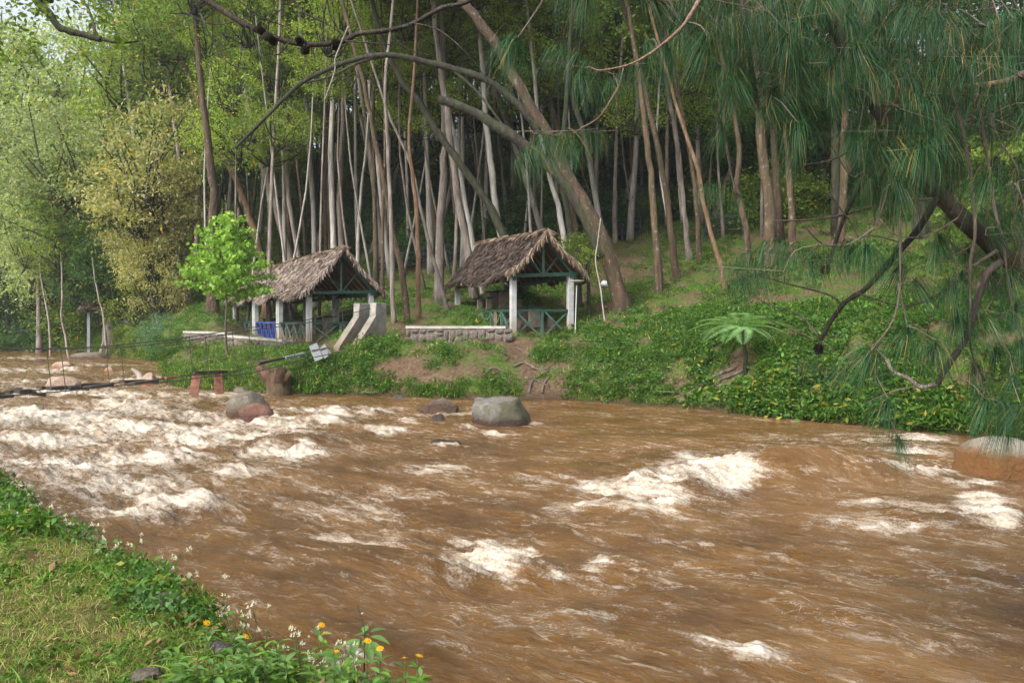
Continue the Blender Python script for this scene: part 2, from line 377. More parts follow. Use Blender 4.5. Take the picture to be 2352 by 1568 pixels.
def terrain(x, y):
    x = np.asarray(x, float); y = np.asarray(y, float)
    yy = np.maximum(y, .5); u = np.clip(CX + F * x / yy, -3000, 6000)
    Ys, Zs = far_nodes(u)
    z = np.full(x.shape, -1.0)
    dY = y - Ys[0]
    z = np.where(dY < 0, np.maximum(-1.0, dY * .5), z)
    for i in range(6):
        t = (y - Ys[i]) / (Ys[i + 1] - Ys[i])
        seg = Zs[i] + (Zs[i + 1] - Zs[i]) * t
        z = np.where((t >= 0) & (t <= 1), seg, z)
    z = np.where(y > Ys[6], Zs[6], z)
    amp = np.clip(dY * .12, 0, .22)
    z = z + amp * fbm(x * .8, y * .8, 4, 3) * 1.2 + np.clip(dY * .3, 0, .10) * fbm(x * 3, y * 3, 3, 9)
    far = y > 2
    z = np.where(far, z, -1.0)
    d = near_sd(x, y)
    zn = np.where(d > 0, .1 + .68 * sstep(0, .38, d) + np.clip(d, 0, 6) * .012 + .05 * fbm(x * 1.3, y * 1.3, 3, 5), np.maximum(-1, .1 + d * 1.6))
    zn = zn + np.where(d > -.3, .035 * fbm(x * 6, y * 6, 3, 21), 0)
    return np.maximum(z, zn)
def tz(x, y): return float(terrain(np.array([x]), np.array([y]))[0])
def ground_hit(px, py, ymin=6, ymax=160):
    Y = np.linspace(ymin, ymax, 3000); X = (px - CX) / F * Y; z = H - (py - HY) / F * Y
    t = terrain(X, Y); i = np.argmax(t >= z)
    return (float(X[i]), float(Y[i]), float(t[i]))

u = np.concatenate([np.linspace(-1500, -40, 50), np.linspace(-36, 1060, 400), np.linspace(1070, 3000, 50)])
Yr = np.concatenate([np.linspace(-30, 1.0, 14), np.exp(np.linspace(math.log(1.3), math.log(15), 215)), np.exp(np.linspace(math.log(15.1), math.log(75), 260)), np.exp(np.linspace(math.log(76), math.log(420), 45))])
UU, YY = np.meshgrid(u, Yr); XX = (UU - CX) / F * np.maximum(YY, 1.3 + 0 * YY)
XX = np.where(YY < 1.3, (UU - CX) / F * (1.3 + (1.3 - YY) * .9), XX)
ZZ = terrain(XX, YY)
def blobs(uu, vv, lst):   # soft ellipses: (cu, cv, ru, rv, strength) in pixels of the far bank
    r = 0
    for cu, cv, ru, rv, s_ in lst:
        r = np.maximum(r, s_ * np.exp(-(((uu - cu) / ru) ** 2 + ((vv - cv) / rv) ** 2)))
    return r
DIRT = [(405, 368, 26, 10, 1), (430, 378, 26, 9, .9), (455, 372, 20, 7, .7), (518, 352, 16, 12, 1), (530, 372, 13, 16, 1), (540, 388, 16, 12, 1), (548, 398, 18, 5, .9), (560, 390, 14, 8, .5),
        (815, 395, 20, 7, .6), (855, 372, 10, 8, .6), (842, 340, 20, 5, .5), (618, 325, 40, 6, .6), (330, 348, 25, 5, .9), (260, 326, 30, 8, .8), (395, 325, 16, 5, .7), (610, 312, 20, 6, .5), (620, 268, 40, 20, .55),
        (100, 325, 30, 6, .9), (450, 338, 60, 3, .5), (515, 345, 20, 5, 1), (680, 380, 25, 9, .35), (470, 398, 12, 5, .5)]
def dirtmask(x, y, z):
    yy = np.maximum(y, 1); uu = CX + F * x / yy; vv = HY + F * (H - z) / yy
    m = blobs(uu, vv, DIRT) * (y > 12)
    return np.clip(m * 1.6 + .9 * fbm(x * 1.1, y * 1.1, 3, 31) * np.clip(m * 3, 0, 1), 0, 1)
dm = dirtmask(XX, YY, ZZ)
nu = len(u); nr = len(Yr)
ii = (np.arange(nr - 1)[:, None] * nu + np.arange(nu - 1)[None, :]).ravel()
FA = np.stack([ii, ii + 1, ii + 1 + nu, ii + nu], 1)
nearf = np.clip(near_sd(XX, YY) * 3 + 1, 0, 1)
m, t, b, out = mat_new('soil_and_grass')
pos = geo_pos(t)
n1 = noise(t, pos, .9, 6, .65); n2 = noise(t, pos, 9, 6, .7); n3 = noise(t, pos, 40, 3, .6)
soil = ramp(t, n2, [(.3, (.05, .034, .022)), (.5, (.11, .073, .047)), (.7, (.18, .128, .088))])
lit = ramp(t, n3, [(.60, 0), (.66, .7)]); soil = mix(t, lit, soil, (.27, .13, .065))
gr = ramp(t, n2, [(.3, (.03, .06, .010)), (.5, (.06, .11, .017)), (.72, (.11, .16, .03))])
fac = ramp(t, n1, [(.40, 0), (.57, 1)])
fm = mix(t, attr(t, 'dirt'), fac, (0, 0, 0)); 
base = mix(t, fm, soil, gr)
z = sepz(t, pos)[2]
wetf = maprange(t, z, .05, .3, .75, 0); base = mix(t, wetf, base, (.05, .03, .018))
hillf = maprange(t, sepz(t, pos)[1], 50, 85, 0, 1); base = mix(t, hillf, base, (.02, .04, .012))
nearg = ramp(t, n2, [(.3, (.07, .045, .02)), (.5, (.10, .10, .03)), (.7, (.17, .15, .06))])
base = mix(t, attr(t, 'near'), base, nearg)
t.links.new(base, b.inputs['Base Color']); b.inputs['Roughness'].default_value = .95; b.inputs['Specular IOR Level'].default_value = .15
bump(t, b, n2, .8, .12)
me = mesh_np('ground', np.stack([XX.ravel(), YY.ravel(), ZZ.ravel()], 1), FA, [m], True, {'dirt': ('POINT', dm.ravel()), 'near': ('POINT', nearf.ravel())})
tag(obj('ground', me), 'sloping river banks and wooded hillside of grass and brown soil', kind='structure')

# ------------------------------------------------------------------ water
py = np.concatenate([np.linspace(333, 344, 14), np.linspace(344.4, 400, 125), np.linspace(400.6, 700, 400), np.linspace(705, 1600, 40)])
uw = np.concatenate([np.linspace(-700, -20, 60), np.linspace(-18, 1044, 730), np.linspace(1048, 2600, 60)])
UU, PY = np.meshgrid(uw, py); YY = F * H / (PY - HY); XX = (UU - CX) / F * YY
FD = np.array([.78, -.62]); FN = np.array([.62, .78])        # flow direction and its normal
def flow_noise(x, y, ls, lc, o=4, s=0):
    a = x * FD[0] + y * FD[1]; c = x * FN[0] + y * FN[1]
    wx = .5 * fbm(x * .45, y * .45, 3, s + 40)
    return fbm(a / ls + wx, c / lc + wx * 1.5, o, s)
FOAM = [ # display px: x, y, rx, ry, strength
 (1150, 1262, 95, 42, 1.3), (1060, 1285, 70, 22, .8), (1060, 1225, 110, 18, .7), (1370, 1280, 50, 22, .75), (960, 1195, 90, 14, .5), (1270, 1300, 50, 10, .4),
 (1630, 1085, 90, 42, 1.4), (1500, 1118, 130, 28, 1.0), (1740, 1068, 70, 26, 1.2), (1690, 1110, 60, 24, 1.1), (1900, 1068, 80, 15, 1.35), (1995, 1080, 90, 13, 1.25), (2100, 1098, 90, 10, 1.1), (1370, 1122, 70, 26, .8), (1260, 1095, 80, 14, .5),
 (1350, 1162, 80, 12, .8), (1540, 1165, 52, 20, 1.0), (1450, 1175, 60, 10, .6), (1830, 1010, 130, 10, .4),
 (2250, 1185, 80, 30, 1.2), (2310, 1200, 40, 22, 1.2), (2120, 1180, 130, 18, .6), (2080, 1215, 120, 14, .7), (1950, 1200, 130, 20, .45), (1990, 1165, 70, 10, .6),
 (2060, 1008, 140, 10, .8), (2090, 1033, 120, 12, .75), (2180, 1045, 60, 12, .6), (1960, 1000, 80, 8, .4),
 (120, 955, 150, 17, 1.2), (0, 965, 60, 14, 1.0), (310, 935, 120, 14, .5), (560, 1008, 150, 15, 1.2), (440, 1025, 130, 13, .7), (690, 975, 120, 12, .8), (640, 948, 100, 12, .6), (760, 955, 80, 14, .8), (730, 935, 60, 8, .6),
 (690, 1052, 62, 15, 1.15), (610, 1045, 70, 10, .7), (540, 1088, 60, 12, .7), (455, 1152, 52, 20, 1.0), (380, 1165, 120, 22, .8), (300, 1190, 120, 22, .7), (150, 1075, 160, 24, .7), (330, 1060, 160, 20, .65), (250, 1120, 150, 30, .45),
 (360, 985, 200, 16, .7), (100, 1010, 200, 16, .65), (880, 985, 60, 10, .9), (930, 965, 40, 9, .7), (1060, 945, 90, 7, .6), (860, 940, 70, 9, .7), (840, 1165, 150, 30, .35), (800, 1225, 140, 20, .4), (880, 1130, 120, 14, .35), (1000, 1080, 120, 12, .4),
 (60, 850, 110, 6, .5), (230, 838, 100, 5, .4), (80, 822, 90, 4, .5), (330, 815, 50, 4, .5), (60, 878, 80, 6, .45), (200, 905, 160, 9, .6), (470, 905, 120, 8, .4), (320, 870, 60, 6, .6), (430, 955, 100, 10, .5),
 (1070, 985, 30, 5, .9), (1150, 992, 70, 4, .8), (1225, 975, 30, 5, .7), (560, 970, 60, 6, .9), (640, 966, 40, 6, .9), (2230, 1112, 80, 6, .8), (700, 1026, 60, 5, .7), (1030, 1024, 50, 4, .7), (140, 898, 60, 5, .8), (140, 846, 40, 4, .7), (1740, 1500, 60, 28, .7), (1650, 1480, 80, 16, .4), (1400, 1400, 200, 20, .25), (900, 1500, 160, 30, .35), (1950, 1430, 150, 22, .35), (2200, 1480, 150, 20, .35), (2250, 1330, 120, 20, .3), (1930, 1300, 90, 10, .4), (1800, 1260, 160, 12, .35), (700, 1330, 120, 40, .25), (1130, 1420, 160, 16, .3), (1600, 1240, 120, 10, .3), (900, 1340, 140, 18, .25)]
DX = UU * 2.297; DY = PY * 2.297
fo = np.zeros(UU.shape)
for cx_, cy_, rx_, ry_, s_ in FOAM:
    wob = 18 * vnoise(DX / 60, DY / 25, 77)
    ys = DY - cy_ + wob * .6 * (ry_ / 20)
    fo = np.maximum(fo, s_ * np.exp(-(((DX - cx_ + wob) / rx_) ** 2 + (ys / ry_) ** 2) ** 1.2))
fn = flow_noise(XX, YY, 1.1, .28, 5, 3); fn2 = flow_noise(XX, YY, .35, .12, 4, 13)
left = sstep(1100, 300, DX) * sstep(1260, 1100, DY) * sstep(800, 900, DY)
foam = np.clip(fo * .85 + (fn * .55 + fn2 * .45) * (.45 + .5 * fo) + .22 * left + .06, 0, 1.15)  # the left term also paints white sky reflections as extra foam
# waves
rough_a = np.clip(.45 + fo * .8 + left * .25, 0, 1.4)
bankd = np.clip((shore(UU) - YY) / 2.5, 0, 1) * np.clip(-near_sd(XX, YY) / 1.2, 0, 1)
calm = 1 - .75 * np.exp(-(((DX - 1600) / 420) ** 2 + ((DY - 950) / 45) ** 2))
w1 = flow_noise(XX, YY, 2.4, 1.1, 3, 50) * .34
w2 = (.25 - np.abs(flow_noise(XX, YY, .9, .40, 3, 60))) * .21
w3 = (.25 - np.abs(flow_noise(XX, YY, .36, .17, 3, 70))) * .11
w4 = flow_noise(XX, YY, .14, .08, 2, 80) * .045 * sstep(28, 10, YY)
rough_a = np.minimum(rough_a, 1.05); ZW = (w1 * (1 - .45 * np.clip(fo, 0, 1)) + w2 * rough_a + w3 * rough_a) * rough_a * (.25 + .75 * bankd) * calm + w4 * rough_a * calm
ZW *= .35 + .65 * sstep(90, 25, YY)
foamz = np.clip(fo - .4, 0, 1)
fr = fbm(XX * 7, YY * 7, 4, 91); ZW += foamz * (.09 * (.3 - np.abs(fr))) + foamz * .035 * fbm(XX * 26, YY * 26, 2, 95)
for dx_, dy_, rx_, ry_, hh in [(1850, 1100, 1.3, .55, .46), (1700, 1120, .5, .5, -.16), (1120, 1275, .9, .45, .08), (1180, 1330, 1.2, .5, -.14), (1600, 1100, 1.2, .8, .02), (1530, 1170, .7, .4, .12), (1370, 1290, .6, .4, .12), (2260, 1180, 1.0, .6, .08), (690, 1030, 1.3, .6, .22), (450, 1165, .7, .5, .14), (2080, 1100, 1.6, .5, .12), (700, 1005, 1.4, .8, .12)]:
    q = PD(dx_, dy_, F * H / (dy_ / 2.297 - HY))
    a = (XX - q.x) * FD[0] + (YY - q.y) * FD[1]; c = (XX - q.x) * FN[0] + (YY - q.y) * FN[1]
    ZW += hh * np.exp(-(((XX - q.x) / rx_) ** 2 + ((YY - q.y) / ry_) ** 2))
nu = len(uw); nr = len(py)
ii = (np.arange(nr - 1)[:, None] * nu + np.arange(nu - 1)[None, :]).ravel()
FA = np.stack([ii, ii + nu, ii + 1 + nu, ii + 1], 1)
m, t, b, out = mat_new('muddy_water')
pos = geo_pos(t)
mp = N(t, 'ShaderNodeMapping'); mp.vector_type = 'TEXTURE'; mp.inputs['Rotation'].default_value = (0, 0, math.atan2(FD[1], FD[0])); mp.inputs['Scale'].default_value = (2.8, 1, 1)
t.links.new(pos, mp.inputs[0]); fl = mp.outputs[0]
nA = noise(t, fl, 2.2, 9, .66, .6); nB = noise(t, fl, 11, 7, .72, .4); nC = noise(t, pos, 38, 4, .7)
foamA = attr(t, 'foam')
def madd(v, k, add):
    n_ = N(t, 'ShaderNodeMath', operation='MULTIPLY_ADD'); t.links.new(v, n_.inputs[0]); n_.inputs[1].default_value = k
    if isinstance(add, float): n_.inputs[2].default_value = add
    else: t.links.new(add, n_.inputs[2])
    return n_.outputs[0]
mq = N(t, 'ShaderNodeMapping'); mq.vector_type = 'TEXTURE'; mq.inputs['Rotation'].default_value = (0, 0, math.atan2(FD[1], FD[0])); mq.inputs['Scale'].default_value = (3.2, 1, 1); t.links.new(pos, mq.inputs[0])
nD = noise(t, mq.outputs[0], 5.5, 8, .74, 1.4); nE = noise(t, pos, .55, 3, .6)
s3 = madd(nC, .8, madd(nD, .9, madd(nA, 1.1, madd(nB, 1.5, foamA))))      # mean = foam + 2.1
core = ramp(t, maprange(t, s3, 2.38, 3.35), [(0, 0), (.3, .30), (.6, .8), (1, 1)])
st = madd(nE, .35, madd(nD, 1.0, -.175)); streak = ramp(t, st, [(.56, 0), (.63, .20), (.74, .50)])  # streak: thin glints of light painted into the water colour
ff_ = N(t, 'ShaderNodeMath', operation='MAXIMUM'); t.links.new(core, ff_.inputs[0]); t.links.new(streak, ff_.inputs[1]); 
mv = N(t, 'ShaderNodeMapping'); mv.vector_type = 'TEXTURE'; mv.inputs['Rotation'].default_value = (0, 0, math.atan2(FD[1], FD[0]) + .25); mv.inputs['Scale'].default_value = (2.2, 1, 1); t.links.new(pos, mv.inputs[0])
nV = noise(t, mv.outputs[0], 1.9, 5, .6, 1.6); av = N(t, 'ShaderNodeMath', operation='ABSOLUTE'); t.links.new(madd(nV, 1.0, -.5), av.inputs[0])
vein0 = ramp(t, madd(nD, -.10, madd(av.outputs[0], 1.0, .054)), [(0, .60), (.008, .34), (.022, 0)])  # pale veins: foam lines and bright glints, both painted into the colour
vm = ramp(t, madd(noise(t, mv.outputs[0], .9, 3, .6), .7, madd(nE, .3, 0.0)), [(.47, .12), (.60, 1)])
vmm = N(t, 'ShaderNodeMath', operation='MULTIPLY'); t.links.new(vein0, vmm.inputs[0]); t.links.new(vm, vmm.inputs[1]); vein = vmm.outputs[0]
f2 = N(t, 'ShaderNodeMath', operation='MAXIMUM'); t.links.new(ff_.outputs[0], f2.inputs[0]); t.links.new(vein, f2.inputs[1]); ff = f2.outputs[0]
wc = ramp(t, madd(nE, .5, madd(nA, .6, -.05)), [(.36, (.088, .042, .010)), (.52, (.155, .076, .019)), (.68, (.225, .118, .036))])
fc = ramp(t, madd(nC, .6, madd(nB, .6, -.1)), [(.32, (.42, .32, .20)), (.5, (.70, .62, .50)), (.66, (.82, .79, .73))])
c = mix(t, ff, wc, fc); t.links.new(c, b.inputs['Base Color'])
t.links.new(maprange(t, ff, 0, .6, .07, .6), b.inputs['Roughness']); b.inputs['IOR'].default_value = 1.33
b.inputs['Specular IOR Level'].default_value = .75
bh = N(t, 'ShaderNodeMath', operation='MULTIPLY_ADD'); t.links.new(nB, bh.inputs[0]); bh.inputs[1].default_value = 1.0; t.links.new(nA, bh.inputs[2])
bump(t, b, madd(nC, .12, madd(nD, .5, bh.outputs[0])), .9, .10)
me = mesh_np('river', np.stack([XX.ravel(), YY.ravel(), ZW.ravel()], 1), FA, [m], True, {'foam': ('POINT', foam.ravel())})
tag(obj('river', me), 'brown muddy river rushing over hidden rocks with white foam', kind='structure')
ZWf = (UU, PY, ZW)

# ------------------------------------------------------------------ leaf meshes
def leaf_cloud(name, C, size, mat, droop=.3, aspect=.42, tint=None, tilt=None, rs=None, flat=.0):
    """C: Nx3 centres; a two-quad folded-free diamond per leaf"""
    rs = rs or rng; n = len(C)
    th = rs.uniform(0, 2 * np.pi, n); el = rs.normal(-droop, .5, n)
    d = np.stack([np.cos(th) * np.cos(el), np.sin(th) * np.cos(el), np.sin(el)], 1)
    r = rs.normal(0, 1, (n, 3)); r[:, 2] *= (1 - flat)
    s = np.cross(d, r); s /= np.linalg.norm(s, axis=1, keepdims=True) + 1e-9
    if flat:
        up = np.array([0, 0, 1.0]); s2 = np.cross(d, up[None, :]); s2 /= np.linalg.norm(s2, axis=1, keepdims=True) + 1e-9
        s = s * (1 - flat) + s2 * flat; s /= np.linalg.norm(s, axis=1, keepdims=True) + 1e-9
    L = size * rs.uniform(.5, 1.5, n)[:, None]
    a = C; e = C + d * L; mid = C + d * L * .45
    V = np.stack([a, mid + s * L * aspect * .5, e, mid - s * L * aspect * .5], 1).reshape(-1, 3)
    Fa = np.arange(4 * n).reshape(n, 4)
    tt = rs.beta(2, 2.4, n) if tint is None else tint
    yl = rs.random(n) < .03; tt = np.where(yl, 1.0, tt * .95)
    return mesh_np(name, V, Fa, [mat], False, {'tint': ('FACE', tt)})
def crown_points(n, rx, rz, ncl, cl, seed, shell=.55):
    rs = np.random.default_rng(seed)
    d = rs.normal(0, 1, (ncl, 3)); d /= np.linalg.norm(d, axis=1, keepdims=True)
    rad = rs.uniform(shell, 1.0, ncl)[:, None]
    c = d * rad * np.array([rx, rx, rz])
    k = rs.integers(0, ncl, n); sz = rs.uniform(.5, 1.3, ncl)
    p = c[k] + rs.normal(0, 1, (n, 3)) * (cl * sz[k])[:, None] * np.array([1, 1, .55])
    return p, c, rs
CROWN = {}
def crown_variants(key, mat, nvar, n, size, rx, rz, ncl, cl, droop=.35, aspect=.42):
    CROWN[key] = []
    for v in range(nvar):
        p, c, rs = crown_points(n, rx, rz, ncl, cl, hash((len(key), v)) % 1000 + v * 13 + len(CROWN) * 101)
        me = leaf_cloud('crown', p, size, mat, droop, aspect, rs=rs)
        mb = MB(); sel = rs.permutation(len(c))[:16]
        for i in sel:
            q = Vector(c[i]); s0 = Vector((0, 0, -rz * 1.0)) ; mid = s0.lerp(q, .5) + Vector(rs.normal(0, .12 * rx, 3)) + Vector((0, 0, -.1 * rz))
            pts = smooth_path([s0, mid, q, q + (q - mid) * .25], 3)
            mb.tube(pts, lerp_list([.045 * rx / 3 + .03, .012], len(pts)), 4, False)
        CROWN[key].append((me, mb.mesh('branches', M['bark_dark'])))
crown_variants('canopy', M['leaf_canopy'], 4, 5200, .24, 3.6, 3.0, 60, .62)
crown_variants('pale', M['leaf_pale'], 4, 6500, .21, 3.6, 3.0, 70, .55, .5)
crown_variants('yellow', M['leaf_yellow'], 2, 4500, .22, 3.0, 3.2, 55, .5, .6)
crown_variants('blue', M['leaf_blue'], 2, 5000, .22, 3.4, 2.6, 50, .6, .3)
crown_variants('dark', M['leaf_dark'], 3, 4500, .24, 3.2, 2.6, 45, .6)
crown_variants('sparse', M['leaf_light'], 3, 1500, .20, 2.6, 2.4, 45, .40)
crown_variants('light', M['leaf_light'], 4, 3000, .19, 2.7, 2.0, 55, .45, .3)

def tree(label, pts, w0, w1, tone, crowns=(), group=None, name='tree', cat='tree', branches=(), seed=0, nring=None):
    """pts world points from base up; w radii; crowns: (key, point, scale)"""
    b0 = Vector(pts[0]); o = thing(name, label, cat, b0, 0, group)
    lp = [Vector(p) - b0 for p in pts]; lp[0] = lp[0] - Vector((0, 0, .4))
    sp = smooth_path(lp, 3); rr = random.Random(seed)
    sp = [p + Vector((rr.uniform(-1, 1), rr.uniform(-1, 1), 0)) * w0 * .22 for p in sp]
    rad = lerp_list([w0, w1], len(sp)); rad[0] = w0 * 1.45; rad[1] = w0 * 1.12
    MB().tube(sp, rad, 9, True, .13, seed).build('trunk', M[tone], o, True)
    for bp, r0, r1, bt in branches:
        q = smooth_path([Vector(p) - b0 for p in bp], 4)
        MB().tube(q, lerp_list([r0, r1], len(q)), 7, True, .15, seed + 1).build('limb', M[bt], o, True)
    for key, cp, sc in crowns:
        cm, bm_ = rr.choice(CROWN[key]); c = Vector(cp) - b0; rz = rr.uniform(0, 6.28); s3 = (sc * rr.uniform(.9, 1.1), sc * rr.uniform(.9, 1.1), sc * rr.uniform(.85, 1.15))
        co = obj('crown', cm, o, c, (rr.uniform(-.2, .2), rr.uniform(-.2, .2), rz), s3)
        obj('branches', bm_, o, c, co.rotation_euler, s3)
    return o

# ------------------------------------------------------------------ trees you can tell apart in the photograph
def hero(label, base, ups, wpx, tone, Y=None, crowns=None, branches=(), group=None, top=True, wtop=.45, lean=0, name='tree'):
    px, pyy = base[0] / 2.297, base[1] / 2.297
    if Y is None: x, Y, zz = ground_hit(px, pyy, float(shore(px)) + .3)
    else: x = (px - CX) / F * Y; zz = tz(x, Y)
    pts = [Vector((x, Y, zz))]
    for i, (a, c) in enumerate(ups):
        q = PD(a, c, Y + lean * (i + 1))
        if q.z > pts[-1].z + .05: pts.append(q)
    if top and len(pts) > 1:
        d = (pts[-1] - pts[-2]); d = d / max(d.z, .1); d.x = max(-.35, min(.35, d.x)); d.y = 0; d.z = 1
        zt = max(19, pts[-1].z + 2) + R.uniform(0, 3)
        pts.append(pts[-1] + d * (zt - pts[-1].z))
    r0 = wpx / 2.297 / F * Y / 2 * .86
    cr = crowns
    if cr is None:
        e = pts[-1]; cr = [('canopy', e + Vector((R.uniform(-1, 1), R.uniform(-1, 1), 0)), .8)]
    br = []
    for bp, b0_, b1_, bt in branches:
        br.append(([PD(a, c, Y + (k - 1) * dy) for k, (a, c, dy) in enumerate([(q[0], q[1], q[2] if len(q) > 2 else 0) for q in bp])], b0_ / 2.297 / F * Y / 2, b1_ / 2.297 / F * Y / 2, bt))
    return tree(label, pts, r0, r0 * wtop, tone, cr, group, name, 'tree', br, int(base[0]))

hero('thick brown mossy trunk leaning left just right of the small shelter', (1437, 715), [(1400, 590), (1350, 480), (1300, 395), (1245, 290), (1175, 165), (1110, 60), (1040, -40)], 44, 'bark_brown',
     branches=[([(1385, 590), (1345, 500), (1290, 410), (1200, 330), (1110, 270), (1060, 245), (1008, 228)], 30, 20, 'bark_dark'),
               ([(1240, 300), (1190, 240), (1120, 185), (1040, 158), (960, 138), (890, 126), (810, 138), (740, 165), (680, 200), (610, 270), (540, 340)], 19, 7, 'bark_dark'),
               ([(880, 128), (820, 145), (760, 175), (700, 190)], 8, 4, 'bark_dark'),
               ([(1040, 160), (1100, 215), (1150, 280), (1190, 330)], 8, 4, 'bark_dark')])
hero('dark trunk leaning left that rises from behind the small shelter roof', (1213, 712), [(1160, 545), (1110, 450), (1060, 380), (1010, 310), (960, 230), (925, 190), (880, 100), (860, 20)], 24, 'bark_dark', Y=36.5)
hero('pale smooth trunk rising straight behind the small shelter ridge', (1172, 640), [(1150, 540), (1135, 440), (1122, 330), (1112, 250), (1105, 120), (1085, -20)], 21, 'bark_pale', Y=39)
hero('grey trunk behind the left end of the small shelter roof', (1095, 700), [(1078, 600), (1052, 450), (1035, 330), (1022, 230), (1005, 100), (990, -20)], 24, 'bark_grey', Y=37.5)
hero('slim pale trunk close against the grey one left of the small shelter roof', (1112, 700), [(1095, 600), (1070, 470), (1050, 350), (1030, 240), (1010, 120)], 15, 'bark_pale', Y=38.5)
hero('thick straight grey trunk on the slope between the two shelters', (1010, 692), [(1010, 560), (1018, 400), (1022, 300), (1015, 150), (1012, 0)], 25, 'bark_grey')
hero('brown trunk bowed to the left, nearest the low stone wall', (940, 742), [(925, 640), (905, 540), (890, 450), (872, 370), (855, 290), (838, 200), (800, 60)], 18, 'bark_brown')
hero('straight reddish trunk just right of the bowed brown one', (958, 728), [(962, 620), (958, 520), (950, 420), (940, 330), (948, 200), (955, 80)], 14, 'bark_orange')
hero('slim lichen spotted trunk left of the bowed brown one', (905, 738), [(900, 600), (895, 450), (890, 330), (885, 200), (900, 30)], 13, 'bark_grey')
hero('thin crooked trunk leaning left on the slope between the shelters', (1032, 718), [(1010, 640), (985, 560), (965, 470), (945, 380), (900, 280), (870, 190)], 12, 'bark_grey')
hero('thin upright trunk at the right edge of the long shelter roof', (880, 692), [(878, 560), (882, 420), (885, 300), (880, 150)], 10, 'bark_brown')
hero('slim trunk rising over the peak of the long shelter', (822, 660), [(822, 560), (830, 430), (842, 330), (850, 200)], 10, 'bark_pale', Y=44)
hero('straight trunk over the right half of the long thatched roof', (783, 650), [(783, 570), (780, 440), (786, 330), (790, 200), (780, 60)], 18, 'bark_grey', Y=46)
hero('leaning orange brown trunk over the left end of the long thatched roof', (612, 640), [(603, 600), (575, 500), (545, 420), (520, 370), (480, 300)], 23, 'bark_orange', Y=50)
hero('stout pale trunk bending left over the long thatched roof', (672, 640), [(665, 595), (642, 500), (612, 400), (592, 330), (570, 250), (560, 120)], 26, 'bark_grey', Y=49)
hero('upright grey trunk between the two leaning ones over the long roof', (622, 650), [(620, 560), (617, 400), (614, 300), (620, 150)], 12, 'bark_pale', Y=52)
hero('pale trunk in the middle of the row above the long roof', (724, 640), [(722, 560), (718, 450), (710, 330), (700, 200), (690, 60)], 16, 'bark_pale', Y=48)
hero('slim brown trunk beside the pale middle one above the long roof', (702, 640), [(700, 560), (690, 450), (672, 300), (650, 150)], 11, 'bark_brown', Y=50)
hero('brown trunk right of the pale middle one above the long roof', (752, 640), [(750, 560), (747, 440), (752, 330), (750, 150)], 13, 'bark_brown', Y=50)
hero('thick old trunk on the grassy mound behind the bright young tree', (490, 716), [(484, 640), (488, 560), (492, 460), (485, 380), (470, 250)], 32, 'bark_brown')
hero('upright trunk left of the bright young tree', (425, 700), [(424, 620), (418, 500), (415, 400), (400, 280)], 15, 'bark_grey', Y=50)
hero('lichen spotted trunk standing on the slope right of the big leaning one', (1515, 672), [(1508, 560), (1498, 430), (1488, 330), (1470, 200), (1450, 60)], 21, 'bark_brown')
hero('trunk bending left with a flared foot, second right of the big leaning one', (1558, 640), [(1545, 560), (1530, 440), (1502, 300), (1480, 200), (1450, 80)], 20, 'bark_brown')
hero('grey trunk higher up the slope behind the flared one', (1585, 592), [(1575, 520), (1565, 420), (1552, 310), (1530, 180), (1510, 30)], 17, 'bark_grey')
hero('trunk with a dark wet side standing right of the grey upslope one', (1607, 602), [(1602, 500), (1592, 400), (1575, 300), (1550, 180), (1530, 50)], 14, 'bark_brown')
hero('slender orange trunk curving left above the tree fern', (1667, 672), [(1655, 610), (1622, 490), (1602, 390), (1580, 320), (1556, 250), (1520, 120)], 14, 'bark_orange')
hero('crooked lichen trunk above and right of the tree fern', (1722, 612), [(1712, 520), (1692, 430), (1700, 350), (1682, 230), (1652, 100), (1640, 0)], 18, 'bark_brown')
hero('thick upright grey trunk above the fern, ribbed bark', (1765, 618), [(1766, 520), (1764, 440), (1748, 300), (1740, 180)], 36, 'bark_brown')
hero('brown upright trunk just behind the pine needles above the river bend', (1822, 600), [(1818, 480), (1812, 380), (1800, 250)], 22, 'bark_brown')
hero('straight slim trunk far up the slope in the gap left of the lichen one', (1412, 556), [(1413, 450), (1415, 350), (1418, 250), (1430, 100)], 13, 'bark_grey')
hero('slim trunk beside the blue rail far up the slope', (1452, 540), [(1455, 450), (1452, 380), (1440, 200)], 12, 'bark_brown')
hero('pale trunk rising at the right edge of the small shelter roof', (1310, 640), [(1297, 560), (1282, 470), (1265, 410), (1240, 300), (1220, 100)], 17, 'bark_pale', Y=39)
hero('short dark trunk behind the right post of the small shelter', (1333, 700), [(1322, 610), (1310, 520), (1290, 400), (1300, 250)], 22, 'bark_dark', Y=33)
hero('thin white sapling stem right of the small shelter', (1391, 722), [(1380, 665), (1368, 600), (1372, 560), (1380, 500)], 4, 'bark_pale', Y=29.6, crowns=[('sparse', PD(1350, 590, 29.8), .18)], top=False)
hero('bushy small tree with a dark stem between shelter post and big leaning trunk', (1352, 690), [(1350, 640), (1345, 590), (1340, 560)], 12, 'bark_dark', Y=31, crowns=[('canopy', PD(1340, 590, 31), .32)], top=False)
hero('straight slender trunk at the far right edge above the bank', (2290, 560), [(2290, 450), (2280, 300), (2270, 150), (2260, -30)], 26, 'bark_dark', Y=30)
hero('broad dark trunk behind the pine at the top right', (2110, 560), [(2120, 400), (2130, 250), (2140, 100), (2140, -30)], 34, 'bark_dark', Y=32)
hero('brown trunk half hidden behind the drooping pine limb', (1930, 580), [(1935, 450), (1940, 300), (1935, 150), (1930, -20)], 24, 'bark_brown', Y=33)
hero('leaning trunk entering the top of the frame left of the big dark arch', (1260, 640), [(1230, 480), (1180, 330), (1130, 180), (1100, 60), (1080, -20)], 18, 'bark_grey', Y=43)
